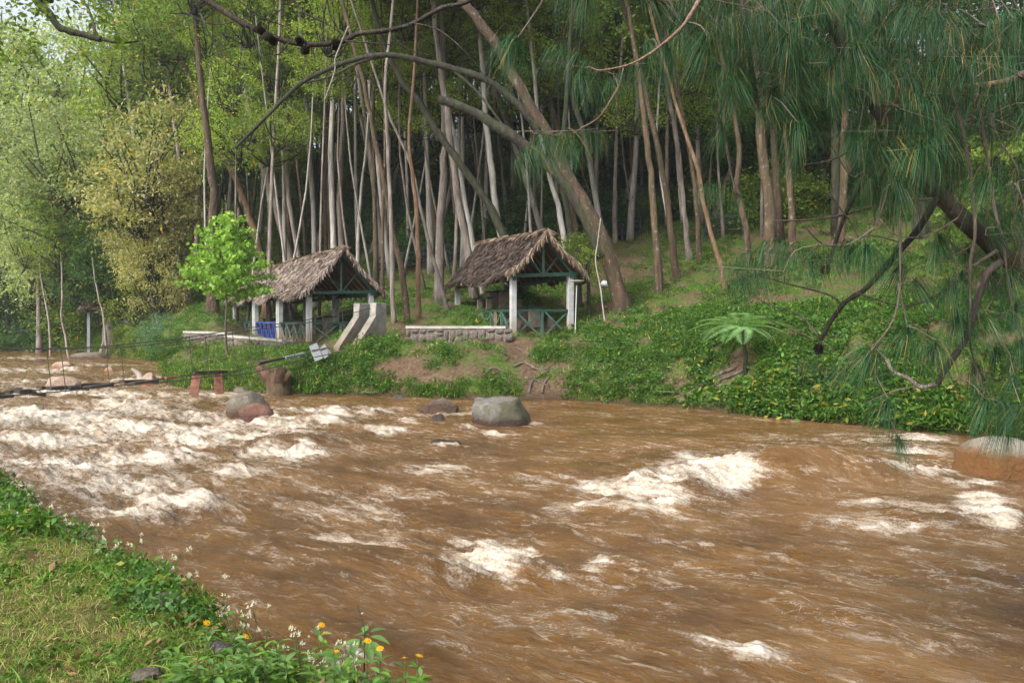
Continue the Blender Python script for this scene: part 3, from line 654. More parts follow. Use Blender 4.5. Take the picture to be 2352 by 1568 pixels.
hero('paired slim trunk crossing in front of the crowns above the small shelter', (1340, 560), [(1300, 400), (1270, 250), (1230, 120), (1180, -20)], 16, 'bark_brown', Y=41)
hero('pale trunk high above the small shelter, right of the arch', (1390, 540), [(1350, 350), (1310, 200), (1290, 60), (1280, -20)], 15, 'bark_pale', Y=44)
# thin trees on the left bank
YL = 55
hero('thin pale stem leaning left at the water edge on the far left', (118, 795), [(112, 740), (100, 670), (92, 620), (86, 560)], 6, 'bark_bleached', Y=58, crowns=[('pale', PD(70, 560, 59), .7), ('pale', PD(110, 600, 60), .45)], top=False)
hero('thin white stem with a curved foot on the left bank', (165, 800), [(150, 770), (141, 730), (143, 680), (141, 600), (139, 540)], 7, 'bark_bleached', Y=56, crowns=[('sparse', PD(140, 560, 57), .9)], top=False)
hero('slanting thin stem in front of the far thatched shelter', (248, 765), [(238, 730), (228, 690), (218, 640), (212, 590)], 6, 'bark_bleached', Y=54, crowns=[('dark', PD(230, 600, 56), .75), ('dark', PD(215, 560, 57), .8)], top=False)
hero('spindly dry tree with thin stems leaning over the inlet', (370, 745), [(350, 690), (335, 640), (325, 580), (320, 500)], 7, 'bark_grey', Y=50, crowns=[('yellow', PD(330, 560, 51), .75), ('yellow', PD(350, 640, 51), .55), ('sparse', PD(310, 690, 50), .8)], top=False)

# the leafy mass over the left half of the river
LM = [ # disp x, y of crown centres, Y, key, scale
 ('great pale green tree leaning over the river at the far left', (20, 760), 70, [(0, 480, 'pale', 1.7), (60, 620, 'pale', 1.3), (-60, 350, 'pale', 1.9), (-20, 690, 'dark', .9)]),
 ('pale leafy tree overhanging the river, second from the left edge', (90, 740), 64, [(110, 520, 'pale', 1.4), (40, 380, 'pale', 1.6), (160, 420, 'pale', 1.4), (130, 620, 'pale', 1.0)]),
 ('tall sunlit pale crown above the far left bend', (150, 720), 72, [(90, 260, 'pale', 1.9), (190, 190, 'pale', 1.9), (30, 170, 'pale', 1.8)]),
 ('wide green tree with black spreading limbs left of the yellow one', (260, 700), 58, [(200, 480, 'canopy', 1.3), (260, 400, 'pale', 1.3), (290, 560, 'dark', .9), (180, 580, 'canopy', 1.0), (150, 360, 'pale', 1.2)]),
 ('dark evergreen bush tree behind the far left shelter', (230, 690), 60, [(235, 620, 'dark', 1.1), (270, 660, 'dark', .8), (190, 650, 'dark', .7)]),
 ('tree with yellowing leaves hanging down beside the inlet', (400, 700), 50, [(330, 430, 'yellow', 1.1), (360, 340, 'yellow', 1.1), (335, 540, 'yellow', .9), (390, 480, 'yellow', .8), (365, 620, 'yellow', .75)]),
 ('green crowned tree above the bright young tree', (470, 690), 52, [(440, 290, 'light', 1.2), (500, 350, 'light', 1.0), (430, 390, 'light', .9), (530, 270, 'light', 1.1)]),
 ('tall crown filling the upper left middle', (330, 690), 62, [(290, 170, 'light', 1.8), (380, 120, 'light', 1.7), (260, 290, 'light', 1.5), (340, 250, 'light', 1.4)]),
 ('bluish green crown above the row of trunks', (560, 690), 54, [(560, 330, 'blue', .9), (600, 270, 'blue', 1.0), (520, 400, 'blue', .6)]),
 ('tall crown at the top left middle under the bare branch', (520, 680), 60, [(480, 140, 'light', 1.6), (560, 90, 'light', 1.6), (600, 180, 'light', 1.4), (520, 210, 'light', 1.3)]),
 ('tall leafy crown at the top over the long shelter', (700, 660), 56, [(680, 90, 'light', 1.5), (750, 160, 'light', 1.2), (650, 230, 'light', 1.1), (780, 60, 'light', 1.3), (720, 250, 'light', .9)]),
 ('light green crown over the middle of the wood', (850, 640), 54, [(860, 110, 'light', 1.4), (900, 210, 'sparse', 1.4), (820, 230, 'light', .9), (940, 80, 'light', 1.3), (860, 320, 'sparse', 1.1)]),
 ('yellow green crown right of the middle of the wood', (1000, 620), 54, [(990, 140, 'light', 1.2), (1060, 90, 'light', 1.3), (960, 290, 'sparse', 1.2), (1100, 190, 'sparse', 1.3)]),
 ('high crown at the top behind the first pine tufts', (1180, 600), 56, [(1180, 80, 'light', 1.4), (1260, 150, 'light', 1.2), (1230, 260, 'sparse', 1.3), (1150, 330, 'sparse', 1.0)]),
 ('dark leafy crown behind the pine right of the middle', (1420, 580), 50, [(1400, 120, 'canopy', 1.3), (1480, 60, 'canopy', 1.3), (1450, 220, 'blue', 1.0), (1370, 280, 'dark', 1.0)]),
 ('dark crown above the fern behind the pine', (1640, 560), 46, [(1620, 120, 'blue', 1.2), (1700, 60, 'canopy', 1.2), (1680, 240, 'dark', 1.1), (1560, 60, 'canopy', 1.2)]),
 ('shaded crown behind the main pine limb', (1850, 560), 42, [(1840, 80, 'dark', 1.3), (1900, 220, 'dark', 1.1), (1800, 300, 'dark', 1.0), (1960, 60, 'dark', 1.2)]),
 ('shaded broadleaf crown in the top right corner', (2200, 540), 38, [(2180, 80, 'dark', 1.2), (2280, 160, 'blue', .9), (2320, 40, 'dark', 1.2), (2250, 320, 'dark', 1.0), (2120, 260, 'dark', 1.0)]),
 ('bright green bushy tree at the right edge behind the pine', (2320, 640), 26, [(2310, 420, 'canopy', .6), (2340, 520, 'canopy', .5)]),
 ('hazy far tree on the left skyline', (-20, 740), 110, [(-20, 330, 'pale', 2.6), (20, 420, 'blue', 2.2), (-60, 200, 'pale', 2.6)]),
]
for lab, (bx, by), Y, cl in LM:
    x = (bx / 2.297 - CX) / F * Y; zz = tz(x, Y); c = [(k, PD(a, d, Y + R.uniform(-2, 2)), s_) for a, d, k, s_ in cl]
    top = max((q[1] for q in c), key=lambda q: q.z)
    base = Vector((x, Y, zz)); mid = base.lerp(top, .5) + Vector((R.uniform(.3, 1.0), 0, -.3))
    br = [([base.lerp(top, .35), base.lerp(top, .45).lerp(q, .5) + Vector((0, 0, -.4)), q, q + (q - base) * .12], .13, .03, 'bark_dark') for _, q, _ in c]
    tree(lab, [base, mid, top], .22, .08, 'bark_grey', c, None, 'tree', 'tree', br, int(Y + bx))

# ------------------------------------------------------------------ the many look-alike trees deeper in the wood
zones = [(265, 475, 42, 52, 6, 'trunk standing just behind the shelters, bare to the top of the picture', 'bare tall trunks just behind the shelters'), (150, 420, 58, 92, 30, 'slender trunk deep in the wood above the long shelter', 'slender trunks deep in the wood above the long shelter'),
         (380, 560, 50, 88, 30, 'slender trunk in the dark wood behind and between the shelters', 'slender trunks in the dark wood between the shelters'),
         (560, 800, 46, 84, 32, 'slim trunk in the shaded wood up the slope right of the small shelter', 'slim trunks up the slope right of the small shelter'),
         (780, 1150, 36, 74, 34, 'dark trunk in the shaded wood behind the drooping pine', 'dark trunks behind the pine'),
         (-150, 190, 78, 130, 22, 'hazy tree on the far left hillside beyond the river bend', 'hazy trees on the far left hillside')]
k = 0; DT = MB(); DC = []
for u0, u1, y0, y1, n, lab, grp in zones:
    n = int(n * (2.6 if 100 < u0 < 600 else 1.25 if u0 > 700 else 1))
    for i in range(n):
        uu = u0 + (u1 - u0) * ((i + R.random()) / n); Y = y0 + (y1 - y0) * ((i * 7 % n) / n) + R.uniform(-2, 2)
        x = (uu - CX) / F * Y; zz = tz(x, Y); h = R.uniform(19, 27); lx = R.uniform(-3.5, .8)
        far = u1 < 200
        base = Vector((x, Y, zz)); top = base + Vector((lx, R.uniform(-1, 1), h if not far else h * .75))
        pts = [base, base.lerp(top, .35) + Vector((R.uniform(-.3, .5), 0, 0)), base.lerp(top, .7) + Vector((R.uniform(-.3, .6), 0, 0)), top]
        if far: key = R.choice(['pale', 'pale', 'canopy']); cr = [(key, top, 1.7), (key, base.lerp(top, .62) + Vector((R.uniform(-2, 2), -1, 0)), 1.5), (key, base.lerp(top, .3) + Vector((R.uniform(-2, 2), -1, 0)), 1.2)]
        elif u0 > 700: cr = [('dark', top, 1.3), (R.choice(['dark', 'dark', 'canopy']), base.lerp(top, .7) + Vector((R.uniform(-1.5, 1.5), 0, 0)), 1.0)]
        else: cr = [(R.choice(['canopy', 'canopy', 'light', 'pale']), top, .8)] + ([(R.choice(['sparse', 'light', 'blue', 'sparse']), base.lerp(top, R.uniform(.55, .8)) + Vector((R.uniform(-1.5, 1.5), -.5, 0)), R.uniform(.7, 1.0))] if i % 2 else [])
        if not far and Y > (70 if u0 < 700 else 58):
            sp_ = smooth_path([base - Vector((0, 0, .4))] + pts[1:], 2); DT.tube(sp_, lerp_list([R.uniform(.10, .2), .06], len(sp_)), 6, True, .1, k)
            for kk_, c_, s_ in cr: DC.append((tuple(c_), s_, 0 if kk_ in ('canopy', 'sparse') else 1 if kk_ in ('light', 'pale') else 2))
            k += 1; continue
        tone = R.choice(['bark_grey', 'bark_grey', 'bark_brown', 'bark_pale', 'bark_pale']) if u0 < 700 else R.choice(['bark_brown', 'bark_dark', 'bark_grey'])
        tw_ = {'bark_grey': 'grey', 'bark_brown': 'brown', 'bark_pale': 'pale', 'bark_dark': 'blackish'}[tone]; ln_ = 'leaning left' if lx < -1.6 else 'nearly upright'
        l2 = lab if far else ' '.join((tw_ + ' ' + ln_ + ' ' + lab).split()[:16]); g2 = grp if far else (grp + ', ' + tw_ + ' and ' + ln_)
        tree(l2, pts, R.uniform(.09, .19), .06, tone, cr, g2, seed=k); k += 1

# ------------------------------------------------------------------ scattered growth (instances)
src_col = bpy.data.collections.new('growth_sources')
def scatter(name, label, pts, rots, scl, idx, meshes, kind='stuff', cat=None):
    col = bpy.data.collections.new(name + '_sources')
    for i, me in enumerate(meshes):
        o = bpy.data.objects.new('%s_source_%02d' % (name, i), me); col.objects.link(o)
    me = bpy.data.meshes.new(name); me.vertices.add(len(pts)); me.vertices.foreach_set('co', np.asarray(pts, np.float32).ravel())
    a = me.attributes.new('rot', 'FLOAT_VECTOR', 'POINT'); a.data.foreach_set('vector', np.asarray(rots, np.float32).ravel())
    a = me.attributes.new('scl', 'FLOAT', 'POINT'); a.data.foreach_set('value', np.asarray(scl, np.float32))
    a = me.attributes.new('idx', 'INT', 'POINT'); a.data.foreach_set('value', np.asarray(idx, np.int32))
    o = obj(name, me); tag(o, label, cat, kind=kind)
    g = bpy.data.node_groups.new(name + '_nodes', 'GeometryNodeTree')
    g.interface.new_socket('Geometry', in_out='INPUT', socket_type='NodeSocketGeometry'); g.interface.new_socket('Geometry', in_out='OUTPUT', socket_type='NodeSocketGeometry')
    gi = g.nodes.new('NodeGroupInput'); go = g.nodes.new('NodeGroupOutput'); ci = g.nodes.new('GeometryNodeCollectionInfo')
    ci.inputs['Collection'].default_value = col; ci.inputs['Separate Children'].default_value = True; ci.inputs['Reset Children'].default_value = True
    ip = g.nodes.new('GeometryNodeInstanceOnPoints'); ip.inputs['Pick Instance'].default_value = True
    def na(n, ty):
        q = g.nodes.new('GeometryNodeInputNamedAttribute'); q.data_type = ty; q.inputs['Name'].default_value = n; return q.outputs['Attribute']
    g.links.new(gi.outputs[0], ip.inputs['Points']); g.links.new(ci.outputs[0], ip.inputs['Instance']); g.links.new(na('idx', 'INT'), ip.inputs['Instance Index'])
    g.links.new(na('rot', 'FLOAT_VECTOR'), ip.inputs['Rotation']); g.links.new(na('scl', 'FLOAT'), ip.inputs['Scale']); g.links.new(ip.outputs[0], go.inputs[0])
    md = o.modifiers.new('growth', 'NODES'); md.node_group = g
    return o
def ribbons(name, base, d, L, wd, mat, nseg=3, grav=.6, tint=None, rs=None):
    """many curved blades: base Nx3, d Nx3 unit start directions, L N, wd width"""
    rs = rs or rng; n = len(base)
    side = np.cross(d, rs.normal(0, 1, (n, 3))); side /= np.linalg.norm(side, axis=1, keepdims=True) + 1e-9
    V = np.zeros((n, nseg + 1, 2, 3))
    for i in range(nseg + 1):
        t = i / nseg; p = base + d * (L * t)[:, None] + np.array([0, 0, -1.0]) * (grav * L * t * t)[:, None]
        ww = wd * (1 - t * .85)
        V[:, i, 0] = p + side * ww * .5; V[:, i, 1] = p - side * ww * .5
    V = V.reshape(-1, 3); b0 = np.arange(n)[:, None] * (nseg + 1) * 2
    Fa = []
    for i in range(nseg):
        o_ = b0[:, 0] + i * 2; Fa.append(np.stack([o_, o_ + 1, o_ + 3, o_ + 2], 1))
    Fa = np.stack(Fa, 1).reshape(-1, 4)
    tt = rs.beta(2, 2.4, n) * .95 if tint is None else tint
    return mesh_np(name, V, Fa, [mat], False, {'tint': ('FACE', np.repeat(tt, nseg))})
def blades(name, n, L, spread, wd, mat, r=.05, seed=0, grav=.5, dry=.1):
    rs = np.random.default_rng(seed); th = rs.uniform(0, 6.28, n); el = rs.uniform(math.pi / 2 - spread, math.pi / 2, n)
    d = np.stack([np.cos(th) * np.cos(el), np.sin(th) * np.cos(el), np.sin(el)], 1)
    b_ = np.stack([rs.normal(0, r, n), rs.normal(0, r, n), np.zeros(n) - .01], 1)
    tt = np.where(rs.random(n) < dry, 1.0, rs.beta(2, 2.4, n) * .9)
    return ribbons(name, b_, d, L * rs.uniform(.5, 1.2, n), wd, mat, 3, grav, tt, rs)
def herb(name, n, r, h, size, mat, seed, aspect=.5, extra=None):
    rs = np.random.default_rng(seed); a = rs.uniform(0, 6.28, n); q = np.sqrt(rs.random(n)) * r
    C = np.stack([np.cos(a) * q, np.sin(a) * q, rs.random(n) ** .7 * h * (1 - .5 * (q / r) ** 2)], 1)
    return leaf_cloud(name, C, size, mat, .15, aspect, rs=rs, flat=.55)
G_far = [blades('tuft', 26, .20, 1.0, .014, M['grass'], .10, 1), blades('tuft', 26, .30, .8, .018, M['grass'], .10, 2),
         herb('herb', 60, .22, .15, .06, M['leaf_herb'], 3), herb('herb', 60, .24, .22, .085, M['leaf_herb'], 4), herb('herb', 60, .22, .18, .06, M['leaf_herb2'], 5),
         herb('herb', 44, .25, .32, .115, M['leaf_herb'], 6, .36), blades('tuft', 22, .55, .8, .03, M['leaf_herb'], .08, 7)]
def sample_far(n, u0, u1, d0, d1, seed):
    rs = np.random.default_rng(seed); uu = rs.uniform(u0, u1, n); dy = rs.uniform(d0, d1, n)
    Y = shore(uu) + dy; x = (uu - CX) / F * Y; return uu, Y, x, terrain(x, Y), rs
def slope_rot(rs, n, t=.35): return np.stack([rs.normal(0, t, n), rs.normal(0, t, n), rs.uniform(0, 6.28, n)], 1)
# bank face
uu, Y, x, z, rs = sample_far(46000, -10, 1060, .05, 5.5, 1)
vis = (z > .04) & (z < 3.4); dm_ = dirtmask(x, Y, z); patch = fbm(x * .9, Y * .9, 3, 61)
keep = vis & (rs.random(len(z)) > dm_ * 1.15) & (rs.random(len(z)) < .42 + patch * 1.5 + .35 * (z < .8) + .2 * (uu > 800))
keep &= ~((uu > 398) & (uu < 560) & (Y > 26.7) & (rs.random(len(z)) < .93)); keep &= ~((uu > 175) & (uu < 292) & (Y > shore(uu) + 3.4) & (Y < 39) & (z > 1.15) & (rs.random(len(z)) < .6))
flat_path = (Y > 29.0) & (uu > 290) & (uu < 590) & (z < 2.05); keep &= ~(flat_path & (rs.random(len(z)) < .9))
inw = ((uu > 180) & (uu < 300) & (Y > 31)); keep &= ~(inw & (rs.random(len(z)) < .3))
uu, Y, x, z, patch = uu[keep], Y[keep], x[keep], z[keep], patch[keep]; n = len(z)
r_ = rs.random(n); right = uu > 690
idx = np.where(right, np.where(r_ < .14, 0, np.where(r_ < .42, 2, np.where(r_ < .62, 3, np.where(r_ < .62 + .22 * (z < 1.3), 5, np.where(r_ < .95, 4, 6))))),
      np.where(uu < 290, np.where(r_ < .45, 0, np.where(r_ < .75, 1, np.where(r_ < .9, 2, 4))), np.where(r_ < .34, 0, np.where(r_ < .5, 1, np.where(r_ < .72, 2, np.where(r_ < .80, 3, np.where(r_ < .98, 4, 5)))))))
idx = np.where((z < .45) & (r_ > .86) & ~right, 6, idx)
sc_ = rs.uniform(.6, 1.25, n) * np.where(right & (z < 1.2), 1.25, 1) * np.where(Y > 35, 1.35, 1)
scatter('ground_cover', 'low herbs and creepers covering the far river bank', np.stack([x, Y, z + .01], 1), slope_rot(rs, n), sc_, idx, G_far)
# hillside
uu, Y, x, z, rs = sample_far(42000, -10, 1060, 4.5, 34, 2)
dm_ = dirtmask(x, Y, z); patch = fbm(x * .5, Y * .5, 3, 71)
keep = (rs.random(len(z)) > dm_) & (rs.random(len(z)) < .42 + patch * 1.1)
flat_path = (Y > 29.0) & (Y < 34) & (uu > 290) & (uu < 575) & (z < 2.3); keep &= ~(flat_path & (rs.random(len(z)) < .93))
inside = (uu > 225) & (uu < 372) & (Y > 31) & (Y < 49) & (z < 2.2); keep &= ~(inside & (rs.random(len(z)) < .9))
uu, Y, x, z = uu[keep], Y[keep], x[keep], z[keep]; n = len(z); r_ = rs.random(n)
idx = np.where(r_ < .35, 0, np.where(r_ < .5, 1, np.where(r_ < .75, 2, np.where(r_ < .97, 4, 3))))
scatter('hillside_grass', 'short grass and weeds on the shaded slope under the trees', np.stack([x, Y, z + .01], 1), slope_rot(rs, n), rs.uniform(.7, 1.4, n), idx, G_far)
tag(DT.build('distant_trunks', M['bark_grey']), 'mass of distant trunks in the depth of the wood', kind='stuff')
_c = np.array([c[0] for c in DC]); scatter('distant_foliage', 'foliage of the distant trees in the depth of the wood', _c, np.stack([0 * _c[:, 0], 0 * _c[:, 0], _c[:, 0] * 3], 1), [c[1] for c in DC], [c[2] for c in DC], [CROWN['canopy'][1][0], CROWN['light'][0][0], CROWN['dark'][1][0]])
# light green young growth hanging in the middle of the wood
for i in range(36):
    uu_ = 185 + 640 * ((i * 17 % 36) + R.random()) / 36; Y = R.uniform(36, 54); x_ = (uu_ - CX) / F * Y; zz_ = tz(x_, Y)
    lim = float(np.interp(uu_, [185, 300, 420, 560, 830], [175, 140, 115, 110, 110])); c1 = P(uu_ + R.uniform(-12, 12), R.uniform(-10, lim), Y); c2 = P(uu_ + R.uniform(-40, 40), R.uniform(-20, lim * 1.1), Y + 1)
    c3 = P(uu_ + R.uniform(-40, 40), R.uniform(0, lim * .6), Y - 1); base = Vector((x_, Y, zz_)); hi = max((c1, c2, c3), key=lambda v: v.z)
    wh_ = 'above the long shelter' if uu_ < 370 else 'between the two shelters' if uu_ < 450 else 'above the small shelter' if uu_ < 600 else 'up the slope right of the small shelter'
    tree('slim tree with light yellow green leaves ' + wh_, [base, base.lerp(hi, .5) + Vector((R.uniform(-.8, .8), 0, 0)), hi], .07, .03, R.choice(['bark_grey', 'bark_pale']), [('light', c1, R.uniform(.5, .8)), (R.choice(['light', 'sparse']), c2, R.uniform(.5, .85)), (R.choice(['light', 'sparse', 'sparse']), c3, R.uniform(.5, .85))], 'slim light leaved trees ' + wh_, seed=900 + i)
# undergrowth: bushes behind the trunks
UB = [CROWN['dark'][0][0], CROWN['dark'][1][0], CROWN['canopy'][2][0], CROWN['blue'][0][0], CROWN['canopy'][0][0]]
rs = np.random.default_rng(5); n = 620; uu = rs.uniform(-60, 1200, n)
Y = np.where(uu < 160, rs.uniform(66, 120, n), np.where(uu < 400, rs.uniform(56, 88, n), rs.uniform(47, 80, n))); Y = np.where(uu > 760, rs.uniform(40, 72, n), Y)
x = (uu - CX) / F * Y; z = terrain(x, Y); r_ = rs.random(n)
idx = np.where(r_ < .3, 0, np.where(r_ < .58, 1, np.where(r_ < .8, 2, np.where(r_ < .92, 3, 4))))
scatter('undergrowth', 'dark green bushes massed under the trees', np.stack([x, Y, z + .9], 1), np.stack([0 * x, 0 * x, rs.uniform(0, 6, n)], 1), rs.uniform(.38, .8, n) * np.where(uu < 160, 1.4, 1), idx, UB)

n = 260; uu = rs.uniform(190, 800, n); Y = np.where(uu > 620, rs.uniform(48, 72, n), rs.uniform(57, 82, n)); x = (uu - CX) / F * Y; z = terrain(x, Y)
scatter('leafy_understorey', 'mid green leafy saplings filling the gaps between the trunks', np.stack([x, Y, z + rs.uniform(2, 10, n)], 1), np.stack([0 * x, 0 * x, uu], 1), rs.uniform(.4, .8, n), rs.integers(0, 4, n), [CROWN['canopy'][1][0], CROWN['sparse'][0][0], CROWN['light'][1][0], CROWN['blue'][1][0]])
# leafy overhang along the left bank
uu = rs.uniform(-20, 168, 60); Y = shore(uu) + rs.uniform(1, 7, 60); x = (uu - CX) / F * Y; z = terrain(x, Y)
ok = ~((uu > 70) & (uu < 160)) | (rs.random(60) < .25)
scatter('bank_bushes', 'bushes hanging over the water along the far left bank', np.stack([x, Y, z + .5], 1)[ok], np.stack([0 * x, 0 * x, uu], 1)[ok], (rs.uniform(.18, .42, 60))[ok], rs.integers(0, 5, 60)[ok], UB)

# ------------------------------------------------------------------ thatched shelters
def thatch_strips(name, mat, parent, S, n, L, wd, lift=.10, seed=0, jit=.25):
    """S(t,v)->(point, downslope, normal); pieces laid down the slope in many overlapping layers"""
    rs = np.random.default_rng(seed); tt = rs.random(n); vv = rs.random(n); B = []; D = []
    for a, c in zip(tt, vv):
        p, d, nn = S(a, c); B.append(p + nn * (.02 + .05 * rs.random())); q = d + nn * (lift * rs.random()) + Vector(rs.normal(0, jit, 3)) * .6; D.append(q.normalized())
    me = ribbons(name, np.array([tuple(b_) for b_ in B]), np.array([tuple(d) for d in D]), L * rs.uniform(.5, 1.2, n), wd * 1.0, mat, 2, .10, None, rs)
    return tag(obj(name, me, parent), kind='stuff')
def shelter(label, A, d, Lg, Wd, zf, zt, zr, ze, bays, mt, oh=(.55, .5), over=.42, posts=None, npiece=4200, rails=None, postm='post1', sag=.12, raise_r=0, seed=0, group=None):
    A = Vector(A); d = Vector(d).normalized(); p = Vector((d.y, -d.x, 0)); 
    o = thing('thatched_shelter', label, 'shelter', A, 0, group)
    def Q(t, s, z): return d * t + p * s + Vector((0, 0, z - A.z))
    def zl(a, t): return a[0] + (a[1] - a[0]) * max(0, min(1, t / Lg))
    rr = random.Random(seed)
    for s in (0, Wd):
        for t in posts:
            b_ = Q(t, s, zf[0] + (zf[1] - zf[0]) * t / Lg - .3); e_ = Q(t, s, zl(zt, t) + (raise_r if s else 0))
            MB().bar(b_, e_, .21, .21, d).build('post', M[postm], o, bevel=.012)
    # roof slab
    nt_, nv = 36, 7
    t0, t1 = -oh[0], Lg + oh[1]
    def surf(side, a, v):
        t = t0 + (t1 - t0) * a; rz = zl(zr, t); ez = zl(ze, t) + (raise_r * (1 if side else 0))
        s = Wd / 2 + (1 if side else -1) * v * (Wd / 2 + over)
        z = rz + (ez - rz) * (v ** .92) - sag * math.sin(math.pi * v) * .6
        z += .09 * float(vnoise(t * 1.1 + side * 9, v * 3, seed)) * (.3 + v) * 2 + .10 * math.sin(t * 1.25 + seed) * v
        return Q(t, s, z)
    for side in (0, 1):
        V = []; Fa = []
        for i in range(nt_ + 1):
            for j in range(nv + 1):
                q = surf(side, i / nt_, j / nv); V.append(q); V.append(q - Vector((0, 0, .10 + .05 * (1 - j / nv))))
        W_ = (nv + 1) * 2
        for i in range(nt_):
            for j in range(nv):
                a = i * W_ + j * 2
                Fa.append((a, a + W_, a + W_ + 2, a + 2)); Fa.append((a + 1, a + 3, a + W_ + 3, a + W_ + 1))
            a = i * W_ + nv * 2; Fa.append((a, a + W_, a + W_ + 1, a + 1))
        for i in (0, nt_):
            for j in range(nv):
                a = i * W_ + j * 2; Fa.append((a, a + 2, a + 3, a + 1))
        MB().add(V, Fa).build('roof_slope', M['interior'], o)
        def S(a, v, side=side):
            q = surf(side, a, v); q2 = surf(side, a, min(1.0, v + .05)) if v < .95 else q + (q - surf(side, a, v - .05)); q3 = surf(side, min(1, a + .02), v) if a < .98 else q + (q - surf(side, a - .02, v))
            dn = (q2 - q).normalized(); al = (q3 - q).normalized(); nn = dn.cross(al).normalized()
            if nn.z < 0: nn = -nn
            return q, dn, nn
        thatch_strips('thatch', M[mt], o, S, npiece if side == 0 else npiece // 2, .24, .055, seed=seed + side)
        # shaggy eave and gable fringes
        def SE(a, v, S=S):
            q, dn, nn = S(a, .97 + .03 * v); return q, (dn + Vector((0, 0, -.9))).normalized(), nn
        thatch_strips('eave_fringe', M[mt], o, SE, 520, .24, .05, seed=seed + 5 + side, jit=.3)
        def SG(a, v, S=S):
            q, dn, nn = S(0.0 if a < .8 else 1.0, v); return q, (dn * .5 + Vector((0, 0, -1)) - d * (.25 if a < .8 else -.25)).normalized(), nn
        thatch_strips('gable_fringe', M['thatch_ridge'] if mt == 'thatch_dark' else M[mt], o, SG, 260, .30, .055, seed=seed + 9 + side, jit=.4)
    def SR(a, v):
        q = surf(0, a, .0) + Vector((0, 0, .05)); sd_ = 1 if v > .5 else -1
        return q, (p * sd_ + Vector((0, 0, -.5)) - d * .35).normalized(), Vector((0, 0, 1))
    thatch_strips('ridge_thatch', M['thatch_ridge'], o, SR, 420, .42, .07, seed=seed + 20)
    # timber frame
    G = M['green_paint']; zb = zt[0] + .02
    MB().bar(Q(-.12, -.12, zt[0] + .04), Q(-.12, Wd + .25, zt[0] + .04 + raise_r), .12, .13).build('tie_beam', G, o)
    MB().bar(Q(-.12, Wd / 2, zt[0] + .1), Q(-.12, Wd / 2, zr[0] - .16), .10, .12).build('king_post', G, o)
    for sg in (-1, 1):
        MB().bar(Q(-.10, Wd / 2 + sg * .06, zt[0] + .14), Q(-.10, Wd / 2 + sg * Wd * .27, zt[0] + (zr[0] - zt[0]) * .5), .06, .06).build('brace', G, o)
        MB().bar(Q(-.12, Wd / 2 + sg * (Wd / 2 + .2), zt[0] - .02), Q(-.12, Wd / 2, zr[0] - .2), .07, .09).build('rafter', M['green_paint'], o)
        for t in np.arange(.6, Lg, .7):
            MB().bar(Q(t, Wd / 2 + sg * (Wd / 2 + .3), zl(ze, t) - .14), Q(t, Wd / 2, zl(zr, t) - .24), .05, .06).build('rafter', M['wood_brown'], o)
        MB().bar(Q(-.2, Wd / 2 + sg * Wd / 2, zt[0] - .06 + (raise_r if sg > 0 else 0)), Q(Lg + .2, Wd / 2 + sg * Wd / 2, zt[1] - .06), .10, .12).build('wall_plate', G, o)
    for (ta, sa, tb, sb, zr_, mat, kind) in rails:
        a = Q(ta, sa, zr_); b_ = Q(tb, sb, zr_ + .01); fz = zf[0] + (zf[1] - zf[0]) * ta / Lg; fz2 = zf[0] + (zf[1] - zf[0]) * tb / Lg
        top = M['blue_paint'] if mat == 'blue' else G; low = M['blue_paint'] if mat == 'blue' else M['green_worn']
        MB().bar(a, b_, .10, .09).build('rail', top, o)
        n = kind
        for i in range(n):
            f0, f1 = i / n, (i + 1) / n
            x0 = a.lerp(b_, f0); x1 = a.lerp(b_, f1); z0 = fz + (fz2 - fz) * f0 - A.z + .05; z1 = fz + (fz2 - fz) * f1 - A.z + .05
            dd = (b_ - a).normalized()
            l0 = Vector((x0.x, x0.y, z0)) + dd * .1; l1 = Vector((x1.x, x1.y, z1)) - dd * .1; u0_ = x0 + dd * .1 - Vector((0, 0, .05)); u1_ = x1 - dd * .1 - Vector((0, 0, .05))
            nn_ = Vector((-dd.y, dd.x, 0)) * .035
            MB().bar(l0 + nn_, u1_ + nn_, .045, .06).build('cross_brace', low, o); MB().bar(u0_ - nn_, l1 - nn_, .045, .06).build('cross_brace', low, o)
            if i: MB().bar(Vector((x0.x, x0.y, z0 - .15)), x0 - Vector((0, 0, .045)), .09, .09, dd).build('rail_post', low, o)
    return o, Q
def picnic(label, c, dv, zf, blue=True, group=None):
    o = thing('picnic_table', label, 'table', c, math.atan2(dv[1], dv[0]), group)
    mt_ = M['blue_dark'] if blue else M['wood_grey']
    for i in range(4): MB().box((0, -.27 + .18 * i, .74), (1.7, .165, .04)).build('board', mt_, o)
    for x in (-.6, .6): MB().box((x, 0, .35), (.16, .42, .74)).build('leg', M['mortar'], o)
    for y in (-.68, .68):
        MB().box((0, y, .44), (1.7, .26, .045)).build('seat', mt_, o)
        for x in (-.6, .6): MB().box((x, y, .20), (.14, .2, .44)).build('leg', M['mortar'], o)
    return o

